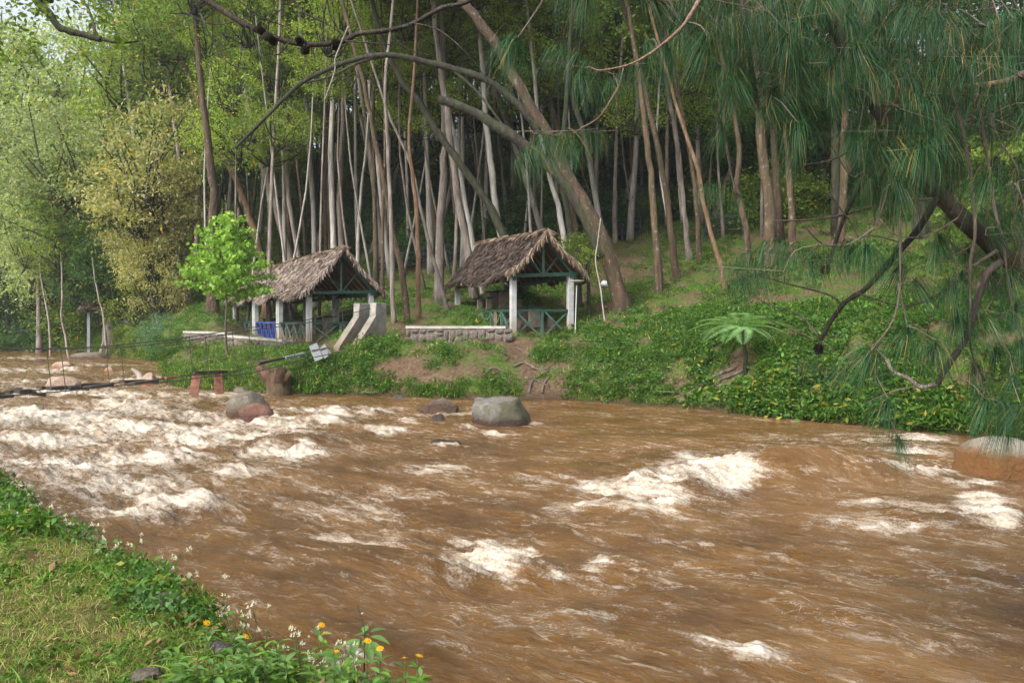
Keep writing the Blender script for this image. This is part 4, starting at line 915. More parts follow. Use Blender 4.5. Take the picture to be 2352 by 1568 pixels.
# long shelter
A1 = (-8.34, 32.7, 1.40); D1 = (-.5, .866, 0)
rl = []
for s in (0, 2.66):
    rl += [(0, s, 4.75, s, 2.37, 'green', 4), (5.05, s, 9.8, s, 2.39, 'blue', 5), (10.15, s, 15.3, s, 2.43, 'green', 4)]
rl += [(0, 0, 0, 2.66, 2.37, 'green', 2), (15.3, 0, 15.3, 2.66, 2.43, 'green', 2)]
L1, Q1 = shelter('long shelter with a sagging pale palm thatch roof on concrete posts, green and blue railings', A1, D1, 15.3, 2.66, (1.40, 1.62), (3.56, 3.56), (5.50, 5.42), (3.58, 3.66), 3, 'thatch_light', posts=(0, 4.75, 5.05, 9.8, 10.15, 15.3), rails=rl, npiece=9000, postm='post1', sag=.2, raise_r=.12, seed=3)
for t_, lb in ((2.4, 'blue picnic table in the nearest bay of the long shelter'), (7.4, 'blue picnic table in the middle bay of the long shelter'), (12.6, 'blue picnic table in the farthest bay of the long shelter')):
    q = Vector(A1) + Q1(t_, 1.33, A1[2]); picnic(lb, (q.x, q.y, tz(q.x, q.y) - .02), D1, 0)
# small shelter
A2 = (.04, 29.1, 1.87); D2 = (-.35, .937, 0)
L2, Q2 = shelter('small shelter with a steep dark leaf thatch roof, white posts and green rails', A2, D2, 7.1, 2.29, (1.85, 1.95), (4.05, 4.02), (5.72, 6.0), (4.02, 4.1), 1, 'thatch_dark', posts=(0, 7.1), rails=[(0, 0, 0, 2.29, 2.84, 'green', 2), (0, 0, 3.7, 0, 2.84, 'green', 3), (3.9, 0, 7.0, 0, 2.80, 'green', 2), (7.1, 0, 7.1, 2.29, 2.82, 'green', 2)], npiece=6500, postm='post2', sag=.15, raise_r=.13, seed=8, over=.40)
MB().bar(Q2(3.8, -.02, 1.9), Q2(3.8, -.02, 2.8), .13, .13).build('rail_post', M['red_bark'], L2)['label'] = 'reddish brown rail post with its bark on'
MB().bar(Q2(1.9, -.02, 1.9), Q2(1.9, -.02, 2.8), .12, .12).build('rail_post', M['wood_brown'], L2)
for t_, lb in ((1.5, 'blue topped picnic table at the front of the small shelter'), (4.9, 'blue topped picnic table at the back of the small shelter')):
    q = Vector(A2) + Q2(t_, 1.2, A2[2]); picnic(lb, (q.x, q.y, tz(q.x, q.y) - .02), D2, 0)
# yellow can under the table
q = PD(910, 715, 33.2) ; q = P((1450 + 893 * .3827) / 3.75, (800 + 1068 * .3827) / 3.75, 32)
yc = thing('jerrycan', 'yellow plastic jerrycan beside the back table of the small shelter', 'jerrycan', (q.x, q.y, q.z - .2))
MB().box((0, 0, .16), (.22, .16, .32)).build('body', M['yellow_plastic'], yc, bevel=.03); MB().tube([(0, 0, .32), (0, 0, .37)], .035).build('cap', M['blue_paint'], yc)
MB().tube([(-.06, 0, .31), (-.03, 0, .37), (.05, 0, .37)], .012).build('handle', M['yellow_plastic'], yc)
# far shelter on the left
q = P(104, 332, 60)
A3 = (q.x, q.y, tz(q.x, q.y))
L3, Q3 = shelter('distant brown thatched shelter half hidden by trees on the left bank', A3, (.985, .17, 0), 5.0, 3.2, (A3[2], A3[2]), (3.15,) * 2, (4.45,) * 2, (3.2,) * 2, 1, 'thatch_dark', posts=(0, 2.5, 5.0), rails=[(0, 0, 5.0, 0, A3[2] + .5, 'blue', 3)], npiece=2200, postm='wood_grey', seed=14)

# small round plate on a stick right of the small shelter
q = P(575, 300, 29.5); gz = tz(q.x, q.y)
o = thing('bird_table', 'flat round dish on a thin white stick beside the right post of the small shelter', 'dish stand', (q.x, q.y, gz))
MB().tube([(0, 0, -.1), (.06, 0, P(577, 285, 29.5).z - gz)], .018).build('stick', M['white_plastic'], o)
zc = P(577, 282, 29.5).z - gz
MB().tube([(.08, 0, zc), (.08, 0, zc + .03), (.08, 0, zc + .07), (.08, 0, zc + .075)], [.10, .24, .26, .22], 14).build('dish', M['cap'], o, True)
# white sheet on the slope
def crumple(name, lab, cat, loc, dims, mat, seed, rz=0):
    import bmesh
    bm = bmesh.new(); bmesh.ops.create_icosphere(bm, subdivisions=4, radius=1)
    for v in bm.verts:
        c = v.co; k = 1 + .35 * float(vnoise(c.x * 2.3 + seed, c.y * 2.3 + c.z * 1.7, seed)) + .22 * abs(float(vnoise(c.x * 6, c.y * 6 + c.z * 5, seed + 3)))
        v.co = Vector((c.x * k * dims[0] / 2, c.y * k * dims[1] / 2, (c.z * .5 + .35) * k * dims[2]))
    me = bpy.data.meshes.new(name); bm.to_mesh(me); bm.free(); me.materials.append(mat)
    me.polygons.foreach_set('use_smooth', [True] * len(me.polygons))
    return me
gx = ground_hit(607, 287, 28)
tag(obj('plastic_sheet', crumple('plastic_sheet', '', '', 0, (.55, .3, .28), M['white_plastic'], 4), None, Vector(gx) + Vector((0, 0, .02))), 'crumpled pale plastic sheet on the slope behind the big leaning trunk', 'plastic sheet')

# blue rails in the wood
def fence(lab, pxs, dyo, hh=1.05):
    pts = []
    for px_, py_ in pxs: pts.append(Vector(ground_hit(px_, py_, 36)))
    o = thing('rail_fence', lab, 'fence', pts[0]); pp = [q - pts[0] for q in pts]
    for q in pp: MB().bar(q - Vector((0, 0, .2)), q + Vector((0, 0, hh + .1)), .12, .12).build('post', M['blue_dark'], o)
    for a, b_ in zip(pp, pp[1:]):
        for z_ in (.35, .7, hh): MB().tube([a + Vector((0, -.07, z_)), (a + b_) / 2 + Vector((0, -.07, z_ - .03)), b_ + Vector((0, -.07, z_))], .055, 6).build('rail', M['blue_dark' if z_ < 1 else 'blue_rail'], o)
M['blue_rail'] = simple('blue_rail', (.022, .038, .06), .6, 5, .3, .2)
fence('blue rail fence in the dark wood between the two shelters', [(376, 276), (400, 272), (424, 268), (450, 266), (478, 262)], 0)
fence('blue rail fence up the slope above the small shelter', [(604, 243), (622, 240), (640, 235)], 0)
fence('blue rail fence far right behind the pine branches', [(706, 240), (724, 238), (742, 236)], 0)

# ------------------------------------------------------------------ dry stone walls
def stone_mesh(seed):
    import bmesh
    bm = bmesh.new(); bmesh.ops.create_icosphere(bm, subdivisions=2, radius=.5); rr = random.Random(seed)
    for v in bm.verts:
        c = v.co.normalized(); m_ = max(abs(c.x), abs(c.y), abs(c.z)); c = c * (.62 + .38 / m_) * .45
        v.co = c * (1 + .3 * float(vnoise(c.x * 4 + seed * 3, c.y * 4 + c.z * 3, seed)))
    me = bpy.data.meshes.new('stone'); bm.to_mesh(me); bm.free(); me.materials.append(M['wall_stone']); return me
STM = [stone_mesh(i) for i in range(8)]
def stone_wall(lab, a, b_, z0, z1, thick, ncol, cap=.09, ends=True, seed=0, capm='cap'):
    a = Vector((a[0], a[1], 0)); b_ = Vector((b_[0], b_[1], 0)); o = thing('stone_wall', lab, 'wall', (a.x, a.y, z0[0])); rr = random.Random(seed)
    d = (b_ - a); Lw = d.length; d.normalize(); nrm = Vector((d.y, -d.x, 0))   # towards the river
    if nrm.y > 0: nrm = -nrm
    def W(t, s, z): return d * t + nrm * s + Vector((0, 0, z - z0[0]))
    def zz(t, zz_): return zz_[0] + (zz_[1] - zz_[0]) * t / Lw
    V = [W(t, s, zz(t, z1) - cap if k else zz(t, z0) - .3) for t in (0, Lw) for s in (-thick, 0) for k in (0, 1)]
    MB().add(V, [(0, 1, 3, 2), (4, 6, 7, 5), (0, 4, 5, 1), (2, 3, 7, 6), (1, 5, 7, 3), (0, 2, 6, 4)]).build('core', M['mortar'], o)
    n = 14; mb = MB(); 
    for i in range(n):
        t = Lw * (i + .5) / n; mb.add([W(Lw * (i + e) / n, s, zz(t, z1) + rr.uniform(-.008, .008) - (cap if k else 0)) for e in (0, 1) for s in (-thick - .03, .05) for k in (0, 1)], [(0, 2, 3, 1), (4, 5, 7, 6), (0, 1, 5, 4), (2, 6, 7, 3), (1, 3, 7, 5), (0, 4, 6, 2)])
    mb.build('coping', M[capm], o, bevel=0)
    t = 0
    while t < Lw:
        w_ = rr.uniform(.7, 1.4) * Lw / ncol; h_ = zz(t, z1) - cap - zz(t, z0); y = 0; 
        while y < h_ - .03:
            hh = min(rr.uniform(.3, .75) * h_, h_ - y) if rr.random() < .8 else h_ - y
            if h_ - y - hh < .08: hh = h_ - y
            obj('stone', rr.choice(STM), o, W(t + w_ / 2, -.03, zz(t, z0) + y + hh / 2), (rr.uniform(-.15, .15), rr.uniform(-.12, .12), math.atan2(d.y, d.x) + rr.uniform(-.1, .1)), (w_ * 1.02, .24, hh * 1.05))
            y += hh
        t += w_
    return o
stone_wall('knee high wall of rough stones with a pale coping beside the small shelter', (-3.86, 29.0), (-.22, 28.35), (1.66, 1.72), (2.27, 2.27), .32, 15, seed=1)
stone_wall('low long rubble wall with a pale cement top in front of the long shelter', (-12.4, 34.4), (-9.1, 31.6), (1.2, 1.25), (1.86, 1.72), .34, 17, seed=2)
stone_wall('stepped upper end of the rubble wall by the grassy mound', (-15.4, 37.4), (-12.5, 34.9), (1.3, 1.3), (2.0, 1.97), .34, 12, seed=3)
o = thing('step', 'worn concrete step on the path between the shelters', 'step', (-4.3, 29.6, 1.7)); MB().box((0, 0, 0), (1.1, .5, .16), jit=.01).build('slab', M['cap'], o, bevel=.02)

# ------------------------------------------------------------------ broken suspension footbridge
def Lp(t, z, off=0): return Vector((-5.4 - 6.6 * t + .84 * off, 29 - 10.2 * t - .543 * off, z))
BR = thing('footbridge', 'broken suspension footbridge of cables and hanging planks crossing the river on the left', 'footbridge', (-5.4, 29, 1.5)); B0 = BR.location.copy()
CZ = ([0, .18, .44, .62, .775, .9, 1.0, 1.2, 1.45], [2.95, 2.5, 2.16, 1.89, 1.76, 1.74, 1.78, 2.1, 3.1])
DZ = ([0, .18, .3, .46, .565, .65, .775, .9, 1, 1.2, 1.45], [1.62, 1.33, 1.14, .83, .85, .78, .76, .72, .70, .9, 1.5])
ldir = Vector((-.543, -.84, 0)); pdir = Vector((.84, -.543, 0))
def pylon(back, z0, z1, zs, parent, inv=1):
    prof = [(0, z0 - .4), (0, z1), (.55, z1), (.58, zs), (1.55, z0 + .05), (1.7, z0 - .4)]
    V = []; 
    for s in (-.15, .15):
        for a, z_ in prof: V.append(back + ldir * a * inv + pdir * s + Vector((0, 0, z_)) - B0)
    n = len(prof); Fa = [tuple(range(n)), tuple(range(2 * n - 1, n - 1, -1))] + [(i, i + n, (i + 1) % n + n, (i + 1) % n) for i in range(n)]
    MB().add(V, Fa).build('pylon', M['concrete'], parent, bevel=.02)
for px_, Yb in ((383.5, 29.0), (367.0, 29.55)):
    x_ = (px_ - CX) / F * Yb; pylon(Vector((x_, Yb, 0)), 1.5, 3.1, 2.62, BR)
for off in (-.5, .5): pylon(Lp(1.5, 0, off), .9, 3.3, 2.6, BR, -1)
for off in (-.48, .48):
    ts = np.linspace(0, 1.45, 40)
    MB().tube([Lp(t_, float(np.interp(t_, *CZ)), off) - B0 for t_ in ts], .014, 5).build('cable', M['wire'], BR)
    MB().tube([Lp(t_, float(np.interp(t_, *DZ)), off) - B0 for t_ in ts], .016, 5).build('cable', M['wire'], BR)
    for i, t_ in enumerate((.05, .18, .3, .44, .565, .775, .9, 1.05, 1.2)):
        tt_ = t_ + (.012 if off > 0 else 0)
        MB().tube([Lp(tt_, float(np.interp(tt_, *CZ)), off) - B0, Lp(tt_ - .01, float(np.interp(tt_, *DZ)) - .03, off) - B0], .011, 4).build('hanger', M['wire'], BR)
for a, b_, mt_, dz_ in ((.795, .845, 'wood_dark', .0), (.848, .887, 'wood_dark', -.03), (.893, .925, 'wood_dark', .03), (.935, .958, 'wood_dark', -.05), (.962, .985, 'wood_dark', .02), (.995, 1.03, 'wood_dark', -.04), (1.035, 1.08, 'wood_dark', .02), (1.1, 1.16, 'wood_dark', 0), (.69, .748, 'wood_dark', 0), (.60, .63, 'rust_wood', 0), (.46, .555, 'wood_dark', 0), (.20, .27, 'wood_grey', 0), (.275, .36, 'wood_dark', 0)):
    for off in ((-.24, .22) if mt_ == 'wood_dark' and a > .6 else (-.45,)):
        j1, j2 = R.uniform(-.05, .05), R.uniform(-.05, .05)
        p0 = Lp(a, float(np.interp(a, *DZ)) + .02 + dz_ + j1, off) - B0; p1 = Lp(b_, float(np.interp(b_, *DZ)) + .02 + dz_ + j2, off) - B0
        MB().bar(p0, p1,   .27 if a > .6 else .14, .075 if a > .6 else .07).build('plank', M[mt_], BR)
for t_, tl in ((.545, .10), (.485, -.05)):
    p0 = Lp(t_, float(np.interp(t_, *DZ)), -.45) - B0
    pl = MB().bar(p0, p0 + Vector((-tl, 0, -.62)), .26, .05, Vector((0, 1, 0))).build('plank', M['rust_wood'], BR); pl['label'] = 'reddish plank hanging down from the lower cable'
p0 = P(313, 350, 27.0) - B0
for sx, rz_ in ((0, .45), (.28, .5)):
    q = MB().bar(p0 + Vector((sx, 0, .2 - sx * .3)), p0 + Vector((.22 + sx * 1.1, -.05, -.32 + sx * .5)), .30, .03, Vector((0, 1, .2))).build('plank', M['wood_grey'], BR); q['label'] = 'bluish grey plank dangling by its wire over the bank'
MB().bar(p0 + Vector((-.05, -.06, .0)), p0 + Vector((.62, -.06, .12)), .03, .03).build('batten', M['wire'], BR)
MB().tube([Lp(.18, 2.5, .48) - B0, p0 + Vector((.1, 0, .2))], .011, 4).build('hanger', M['wire'], BR)

# far footbridge at the left edge
fb = thing('footbridge', 'low timber footbridge with dark green rails at the far left bend', 'footbridge', P(20, 330, 70)); 
for i in range(16): MB().box((-8.5 + i * .75, 0, .0), (.70, 1.3, .07)).build('plank', M['wood_grey'], fb)
MB().box((-3, -.6, -.16), (12, .12, .2)).build('beam', M['wood_dark'], fb); MB().box((-3, .6, -.16), (12, .12, .2)).build('beam', M['wood_dark'], fb)
for y_ in (-.65, .65):
    MB().box((-3, y_, 1.05), (12, .07, .08)).build('rail', M['blue_rail'], fb); MB().box((-3, y_, .55), (12, .05, .06)).build('rail', M['blue_rail'], fb)
    for i in range(9): MB().box((-9 + i * 1.5, y_, .5), (.08, .08, 1.1)).build('post', M['green_paint'], fb)

# ------------------------------------------------------------------ rocks
def rock(lab, loc, dims, mat, seed, rz=0, rough=1.0, name='boulder', cat='boulder', cuts=5, group=None, sub=4, tilt=0):
    import bmesh
    rr = random.Random(seed); bm = bmesh.new(); bmesh.ops.create_icosphere(bm, subdivisions=sub, radius=1)
    pl = []
    for i in range(cuts):
        n_ = Vector((rr.gauss(0, 1), rr.gauss(0, 1), rr.gauss(.2, .7))).normalized(); pl.append((n_, rr.uniform(.62, .93)))
    for v in bm.verts:
        c = v.co.copy()
        for n_, dd in pl:
            e = c.dot(n_) - dd
            if e > 0: c -= n_ * e * .97
        k = 1 + rough * (.16 * float(vnoise(c.x * 1.3 + seed, c.y * 1.3 + c.z, seed)) * 2 + .05 * float(vnoise(c.x * 5 + seed, c.y * 5 + c.z * 4, seed + 1)) * 2 + .02 * float(vnoise(c.x * 13, c.y * 13 + c.z * 11, seed + 2)) * 2)
        v.co = Vector((c.x * dims[0] / 2, c.y * dims[1] / 2, c.z * dims[2] / 2)) * k
    me = bpy.data.meshes.new(name); bm.to_mesh(me); bm.free(); me.materials.append(M[mat]); me.polygons.foreach_set('use_smooth', [True] * len(me.polygons))
    return tag(obj(name, me, None, loc, (0, tilt, rz)), lab, cat, group)
def wrock(lab, x0, x1, ytop, ybase, mat, seed, depth=1.0, **k):
    Y = F * H / (ybase / 2.297 - HY); w_ = (x1 - x0) / 2.297 / F * Y; Yc = Y + w_ * depth * .42
    h_ = (H - (ytop / 2.297 - HY) / F * Yc)
    q = PD((x0 + x1) / 2, ybase, Yc)
    hz = max(h_ * 1.25 + .25, .35)
    return rock(lab, (q.x * 1.0, Yc, h_ - hz / 2), (w_ * 1.02, w_ * depth, hz), mat, seed, **k)
wrock('big rounded grey boulder with a dark mossy side in midstream', 1075, 1228, 898, 980, 'granite', 5, .9, cuts=8, rough=1.2)
wrock('flat grey rock half under water left of the big boulder', 962, 1052, 912, 942, 'granite2', 9, .9)
wrock('low purplish wet rock between the flat rock and the big boulder', 985, 1035, 952, 968, 'wet_rock', 12, .8, rough=1.5)
wrock('grey rounded boulder behind the angular red rock', 518, 622, 896, 958, 'granite2', 15, .9, tilt=.12)
wrock('angular reddish brown rock in front of the grey boulder', 540, 646, 928, 968, 'red_rock', 23, .7, cuts=9)
wrock('dark wet hump of rock with water sliding over it', 645, 765, 1000, 1024, 'wet_rock', 27, .7, rough=.4)
wrock('small black ragged rock breaking the surface below the big boulder', 993, 1062, 1003, 1021, 'wet_rock', 31, .5, rough=2)
wrock('large cream topped boulder at the right edge with a rusty wet foot', 2180, 2400, 1000, 1105, 'cream_rock', 35, .9, cuts=3, rough=.6)
wrock('broad pale boulder just behind the broken bridge deck on the left', 95, 188, 862, 896, 'tan_rock', 41, .8, cuts=8)
wrock('pale pinkish boulder upstream of the bridge hanger', 120, 168, 828, 844, 'tan_rock', 43, .9, cuts=7)
wrock('small dark red stone upstream near the left edge', 80, 103, 822, 830, 'red_rock', 45, .8)
wrock('small pale stone right of the pinkish boulder', 196, 222, 835, 844, 'tan_rock', 47, .8)
wrock('small pink stone before the driftwood', 240, 265, 843, 852, 'tan_rock', 49, .8)
wrock('tan boulder beside the upright driftwood', 326, 362, 857, 882, 'tan_rock', 51, .9)
wrock('wide grey brown rock against the bank at the inlet mouth', 165, 262, 807, 823, 'granite2', 53, .6)
wrock('wet grey rock at the bank foot under the hanging red planks', 530, 590, 885, 900, 'bank_rock', 55, .8)
wrock('flat rock at the foot of the eroded bank', 900, 935, 905, 916, 'dark_stone', 57, .8)
# driftwood
q = PD(318, 880, 33.5); q.z = 0
o = thing('driftwood', 'bleached driftwood log standing bent in the shallows', 'driftwood', q)
MB().tube(smooth_path(local(o, [PD(322, 886, 33.5), PD(324, 868, 33.5), PD(316, 855, 33.5), PD(302, 846, 33.5)]), 3), lerp_list([.16, .13, .10, .05], 10), 9, True, .15, 3).build('upright_log', M['bark_bleached'], o, True)
MB().tube(smooth_path(local(o, [PD(250, 876, 33.3), PD(272, 873, 33.3), PD(290, 880, 33.4), PD(325, 880, 33.6)]), 3), lerp_list([.05, .12, .12, .12], 10), 9, True, .15, 4).build('lying_log', M['bark_bleached'], o, True)
MB().tube(smooth_path(local(o, [PD(352, 885, 33), PD(380, 873, 33), PD(392, 869, 33)]), 3), .03, 6, True, .1, 5).build('side_branch', M['bark_bleached'], o, True)
# stump
q = PD(628, 900, 26.4); o = thing('tree_stump', 'rotting brown tree stump with forked broken limbs at the water edge', 'stump', q)
MB().tube(smooth_path(local(o, [PD(640, 915, 26.5), PD(632, 880, 26.5), PD(612, 858, 26.4), PD(592, 842, 26.3)]), 3), lerp_list([.5, .38, .24, .15], 10), 10, True, .2, 7).build('trunk', M['stump'], o, True)
MB().tube(smooth_path(local(o, [PD(636, 890, 26.5), PD(642, 868, 26.4), PD(645, 842, 26.4)]), 3), lerp_list([.34, .26, .16], 7), 9, True, .25, 8).build('limb', M['stump'], o, True)
MB().tube(smooth_path(local(o, [PD(640, 885, 26.5), PD(655, 868, 26.4), PD(668, 852, 26.4)]), 3), lerp_list([.2, .14, .06], 7), 8, True, .25, 9).build('limb', M['stump'], o, True)
# roots on the path gully
rt = tag(MB().build('root_dummy', None), None) if False else None
q0 = Vector(ground_hit(530, 372, 20)); o = thing('tree_roots', 'bare tree roots crossing the dirt gully below the small shelter', 'roots', q0)
for rts in ([(1185, 800), (1215, 815), (1240, 835), (1252, 860)], [(1180, 845), (1205, 835), (1235, 850), (1262, 848)], [(1215, 905), (1222, 880), (1240, 865), (1262, 850)], [(1245, 905), (1250, 885), (1262, 870)], [(1120, 855), (1140, 848), (1165, 862)], [(1205, 870), (1230, 875), (1262, 890)]):
    pp = [Vector(ground_hit(a / 2.297, c / 2.297, 20)) + Vector((0, 0, .03)) for a, c in rts]
    MB().tube(smooth_path(local(o, pp), 3), lerp_list([.045, .02], (len(pp) - 1) * 3 + 1), 6, True, .2, 3).build('root', M['bark_twig'], o, True)
# fallen trunk / roots under the fern
for lab, rts, rr_ in (('thick bare root sloping to the water left of the tree fern', [(1560, 930), (1600, 900), (1640, 870), (1690, 850)], .09), ('short crooked root beside the tree fern foot', [(1660, 905), (1650, 880), (1690, 862), (1720, 850)], .06), ('broken log in the leaves of the right bank', [(2135, 875 + 100), (2165, 955), (2195, 940)], .07), ('long dead log on the right bank above the waterline', [(600, 905), (575, 912), (548, 915)], .05)):
    pp = [Vector(ground_hit(a / 2.297, c / 2.297, 14)) + Vector((0, 0, .05)) for a, c in rts]
    o = thing('fallen_log', lab, 'log', pp[0]); MB().tube(smooth_path(local(o, pp), 3), lerp_list([rr_, rr_ * .6], (len(pp) - 1) * 3 + 1), 7, True, .15, 5).build('wood', M['bark_twig'], o, True)

# ------------------------------------------------------------------ tree fern
def frond_mesh(L, seed):
    rs = random.Random(seed); mb_v = []; mb_f = []; n = 34; tints = []
    for i in range(1, n):
        t = i / n; p = Vector((L * t, 0, L * (.42 * t - .62 * t * t))); hw = L * .27 * math.sin(math.pi * min(1, t * .93 + .06)) ** .75
        for sg in (-1, 1):
            e = p + Vector((hw * .35, sg * hw, -hw * .22)); w_ = L / n * .8; 
            k = len(mb_v); m_ = p.lerp(e, .55)
            mb_v += [p + Vector((-w_ * .3, 0, 0)), m_ + Vector((-w_ * .55, 0, .01)), e, m_ + Vector((w_ * .55, 0, .0))]; mb_f.append((k, k + 1, k + 2, k + 3)); tints.append(rs.uniform(.2, 1))
    V = np.array([tuple(v) for v in mb_v]); return mesh_np('frond', V, np.array(mb_f), [M['fern']], False, {'tint': ('FACE', tints)})
g_ = ground_hit(744.5, 375, 18); o = thing('tree_fern', 'pale green tree fern with a slim trunk on the right bank', 'tree fern', g_)
zt_ = P(742, 327, g_[1]).z - g_[2]
MB().tube([(0, 0, -.2), (.03, 0, zt_ * .4), (-.03, 0, zt_ * .75), (-.06, 0, zt_)], [.07, .055, .05, .06], 8, True, .1, 4).build('trunk', M['bark_dark'], o, True)
for i, (az, tl, sc_) in enumerate([(185, .10, 1.05), (160, .02, 1.1), (140, -.15, 1.1), (115, -.3, 1.0), (80, -.35, .95), (50, -.25, 1.05), (25, -.1, 1.1), (5, .0, 1.1), (-20, .12, .95), (205, .22, 1.15), (228, .3, 1.05), (255, .35, .8), (-50, .3, .8)]):
    obj('frond', frond_mesh(1.3 * sc_ * (.82 + .3 * ((i * 37) % 10) / 10), i), o, (-.06, 0, zt_), (0, tl - .12, math.radians(az)))
# small bright ferns and leafy plants on the banks
k = 0
for (a, c, s_, lab) in [(850, 905, .30, 'small bright fern on the bank below the long shelter'), (1530, 905, .35, 'small fern at the waterline of the mid bank'), (1465, 900, .28, 'little fern left of the waterline fern'), (1335, 640, .0, '')]:
    if not s_: continue
    g_ = ground_hit(a / 2.297, c / 2.297, 16); o = thing('fern', lab, 'fern', g_)
    for j in range(8): obj('frond', bpy.data.meshes['frond'], o, (0, 0, .05), (0, -.2, j * .8 + k), s_ * 1.1)
    k += 1

# ------------------------------------------------------------------ bright young tree
def young_tree():
    g_ = ground_hit(227, 357, 26); o = thing('young_tree', 'young tree with fresh lime green leaves and a thin trunk before the long shelter', 'tree', g_)
    Yt = g_[1]; sc_ = Yt / F; rs = np.random.default_rng(4); rr = random.Random(4)
    top = Vector(((222 - 227) * sc_, 0, (357 - 208) * sc_))
    tr = smooth_path([(0, 0, -.2), (-.05, 0, 1.2), (.0, 0, 2.6), top * .75, top], 3); MB().tube(tr, lerp_list([.055, .012], len(tr)), 7, True, .1, 1).build('trunk', M['bark_twig'], o, True)
    C = []; mb = MB()
    for i in range(46):
        f = (i + .5) / 46; z0 = (357 - 300) * sc_ + f * (302 - 214) * sc_; reach = (52 * (1 - f) ** .75 + 6) * sc_
        az = i * 2.4 + rr.uniform(-.3, .3); rx = reach * rr.uniform(.75, 1.08); d = Vector((math.cos(az), math.sin(az) * .95, 0))
        b_ = Vector((0, 0, z0 - .15)); e = b_ + d * rx + Vector((0, 0, rx * .28 + .05)); mid = b_ + d * rx * .5 + Vector((0, 0, rx * .22))
        pts = smooth_path([b_, mid, e], 4); mb.tube(pts, lerp_list([.018, .005], len(pts)), 4, False)
        for t_ in np.linspace(.25, 1, max(3, int(rx * 7))):
            q = pts[min(len(pts) - 1, int(t_ * (len(pts) - 1)))]
            for j in range(13): C.append(q + Vector((rr.gauss(0, .10), rr.gauss(0, .10), rr.gauss(-.02, .07))))
    mb.build('branches', M['bark_twig'], o); C = np.array([tuple(c) for c in C])
    h01 = (C[:, 2] - C[:, 2].min()) / np.ptp(C[:, 2]); tt = np.clip(rs.beta(2, 2, len(C)) * .75 + .2 * h01, 0, .99)
    me = leaf_cloud('foliage', C, .145, M['leaf_young'], .55, .8, tt, rs=rs, flat=.4); obj('foliage', me, o)
young_tree()

# ------------------------------------------------------------------ near bank
def sample_near(n, seed, x0=-9, x1=2, y0=2.6, y1=13, dmin=-.05):
    rs = np.random.default_rng(seed); x = rs.uniform(x0, x1, n * 3); y = y0 + (y1 - y0) * rs.random(n * 3) ** 1.8
    d = near_sd(x, y); ok = (d > dmin) & (np.abs(x / y) < .78); x, y, d = x[ok][:n], y[ok][:n], d[ok][:n]
    return x, y, d, terrain(x, y), rs
DL = leaf_cloud('dead_leaf', np.random.default_rng(8).normal(0, .03, (5, 3)) * np.array([1, 1, .15]) + np.array([0, 0, .012]), .045, M['petal_dry'], 0, .6, flat=.8)
NG = [blades('tuft', 12, .085, 1.35, .007, M['grass'], .035, 31, .6, .2), blades('tuft', 10, .12, 1.25, .008, M['grass'], .03, 32, .6, .2), blades('tuft', 12, .13, 1.0, .006, M['grass'], .02, 33, .7, .12),
      blades('tuft', 16, .09, 1.5, .004, M['grass'], .05, 34, .35, .9), herb('clover', 14, .06, .04, .028, M['leaf_herb'], 35, .8), herb('weed', 12, .05, .07, .05, M['leaf_herb'], 36, .45), blades('long_grass', 14, .28, .9, .007, M['grass'], .03, 37, .8, .1), DL]
x, y, d, z, rs = sample_near(26000, 3)
patch = fbm(x * 1.6, y * 1.6, 3, 15); keep = rs.random(len(x)) < .72 + patch; x, y, d, z, patch = x[keep], y[keep], d[keep], z[keep], patch[keep]; n = len(x); r_ = rs.random(n)
idx = np.where(r_ < .36, 0, np.where(r_ < .6, 1, np.where(r_ < .68, 2, np.where(r_ < .84, 3, np.where(r_ < .94, 4, 5))))); idx = np.where((patch < -.12) & (r_ > .4), 3, idx); idx = np.where(rs.random(n) < .02, 7, idx)
scatter('lawn_grass', 'short patchy grass with dry stems on the near bank', np.stack([x, y, z], 1), slope_rot(rs, n, .25), rs.uniform(.7, 1.3, n) * np.clip(.55 + y * .09, .8, 1.4), idx, NG)
# leafy edge growth
EG = [herb('weed', 50, .13, .17, .042, M['leaf_herb'], 41, .5), herb('weed', 50, .13, .21, .038, M['leaf_herb2'], 42, .6), herb('weed', 36, .12, .15, .06, M['leaf_herb'], 43, .3), NG[6], NG[2]]
x, y, d, z, rs = sample_near(5200, 9, dmin=-.12)
fl = (y > 4.2); keep = ((d < .55 + .35 * fbm(x, y, 2, 4)) & fl) | ((d < .12) & (rs.random(len(d)) < .8)) ; keep |= (y > 7.3) & (d < 1.6)
x, y, d, z = x[keep], y[keep], d[keep], z[keep]; n = len(x); r_ = rs.random(n)
idx = np.where(r_ < .34, 0, np.where(r_ < .6, 1, np.where(r_ < .78, 2, np.where(r_ < .92, 3, 4))))
scatter('edge_weeds', 'tangled green weeds along the near water edge', np.stack([x, y, np.maximum(z, .25)], 1), slope_rot(rs, n, .4), rs.uniform(.6, 1.25, n) * np.clip(y * .16, .8, 1.3), idx, EG)

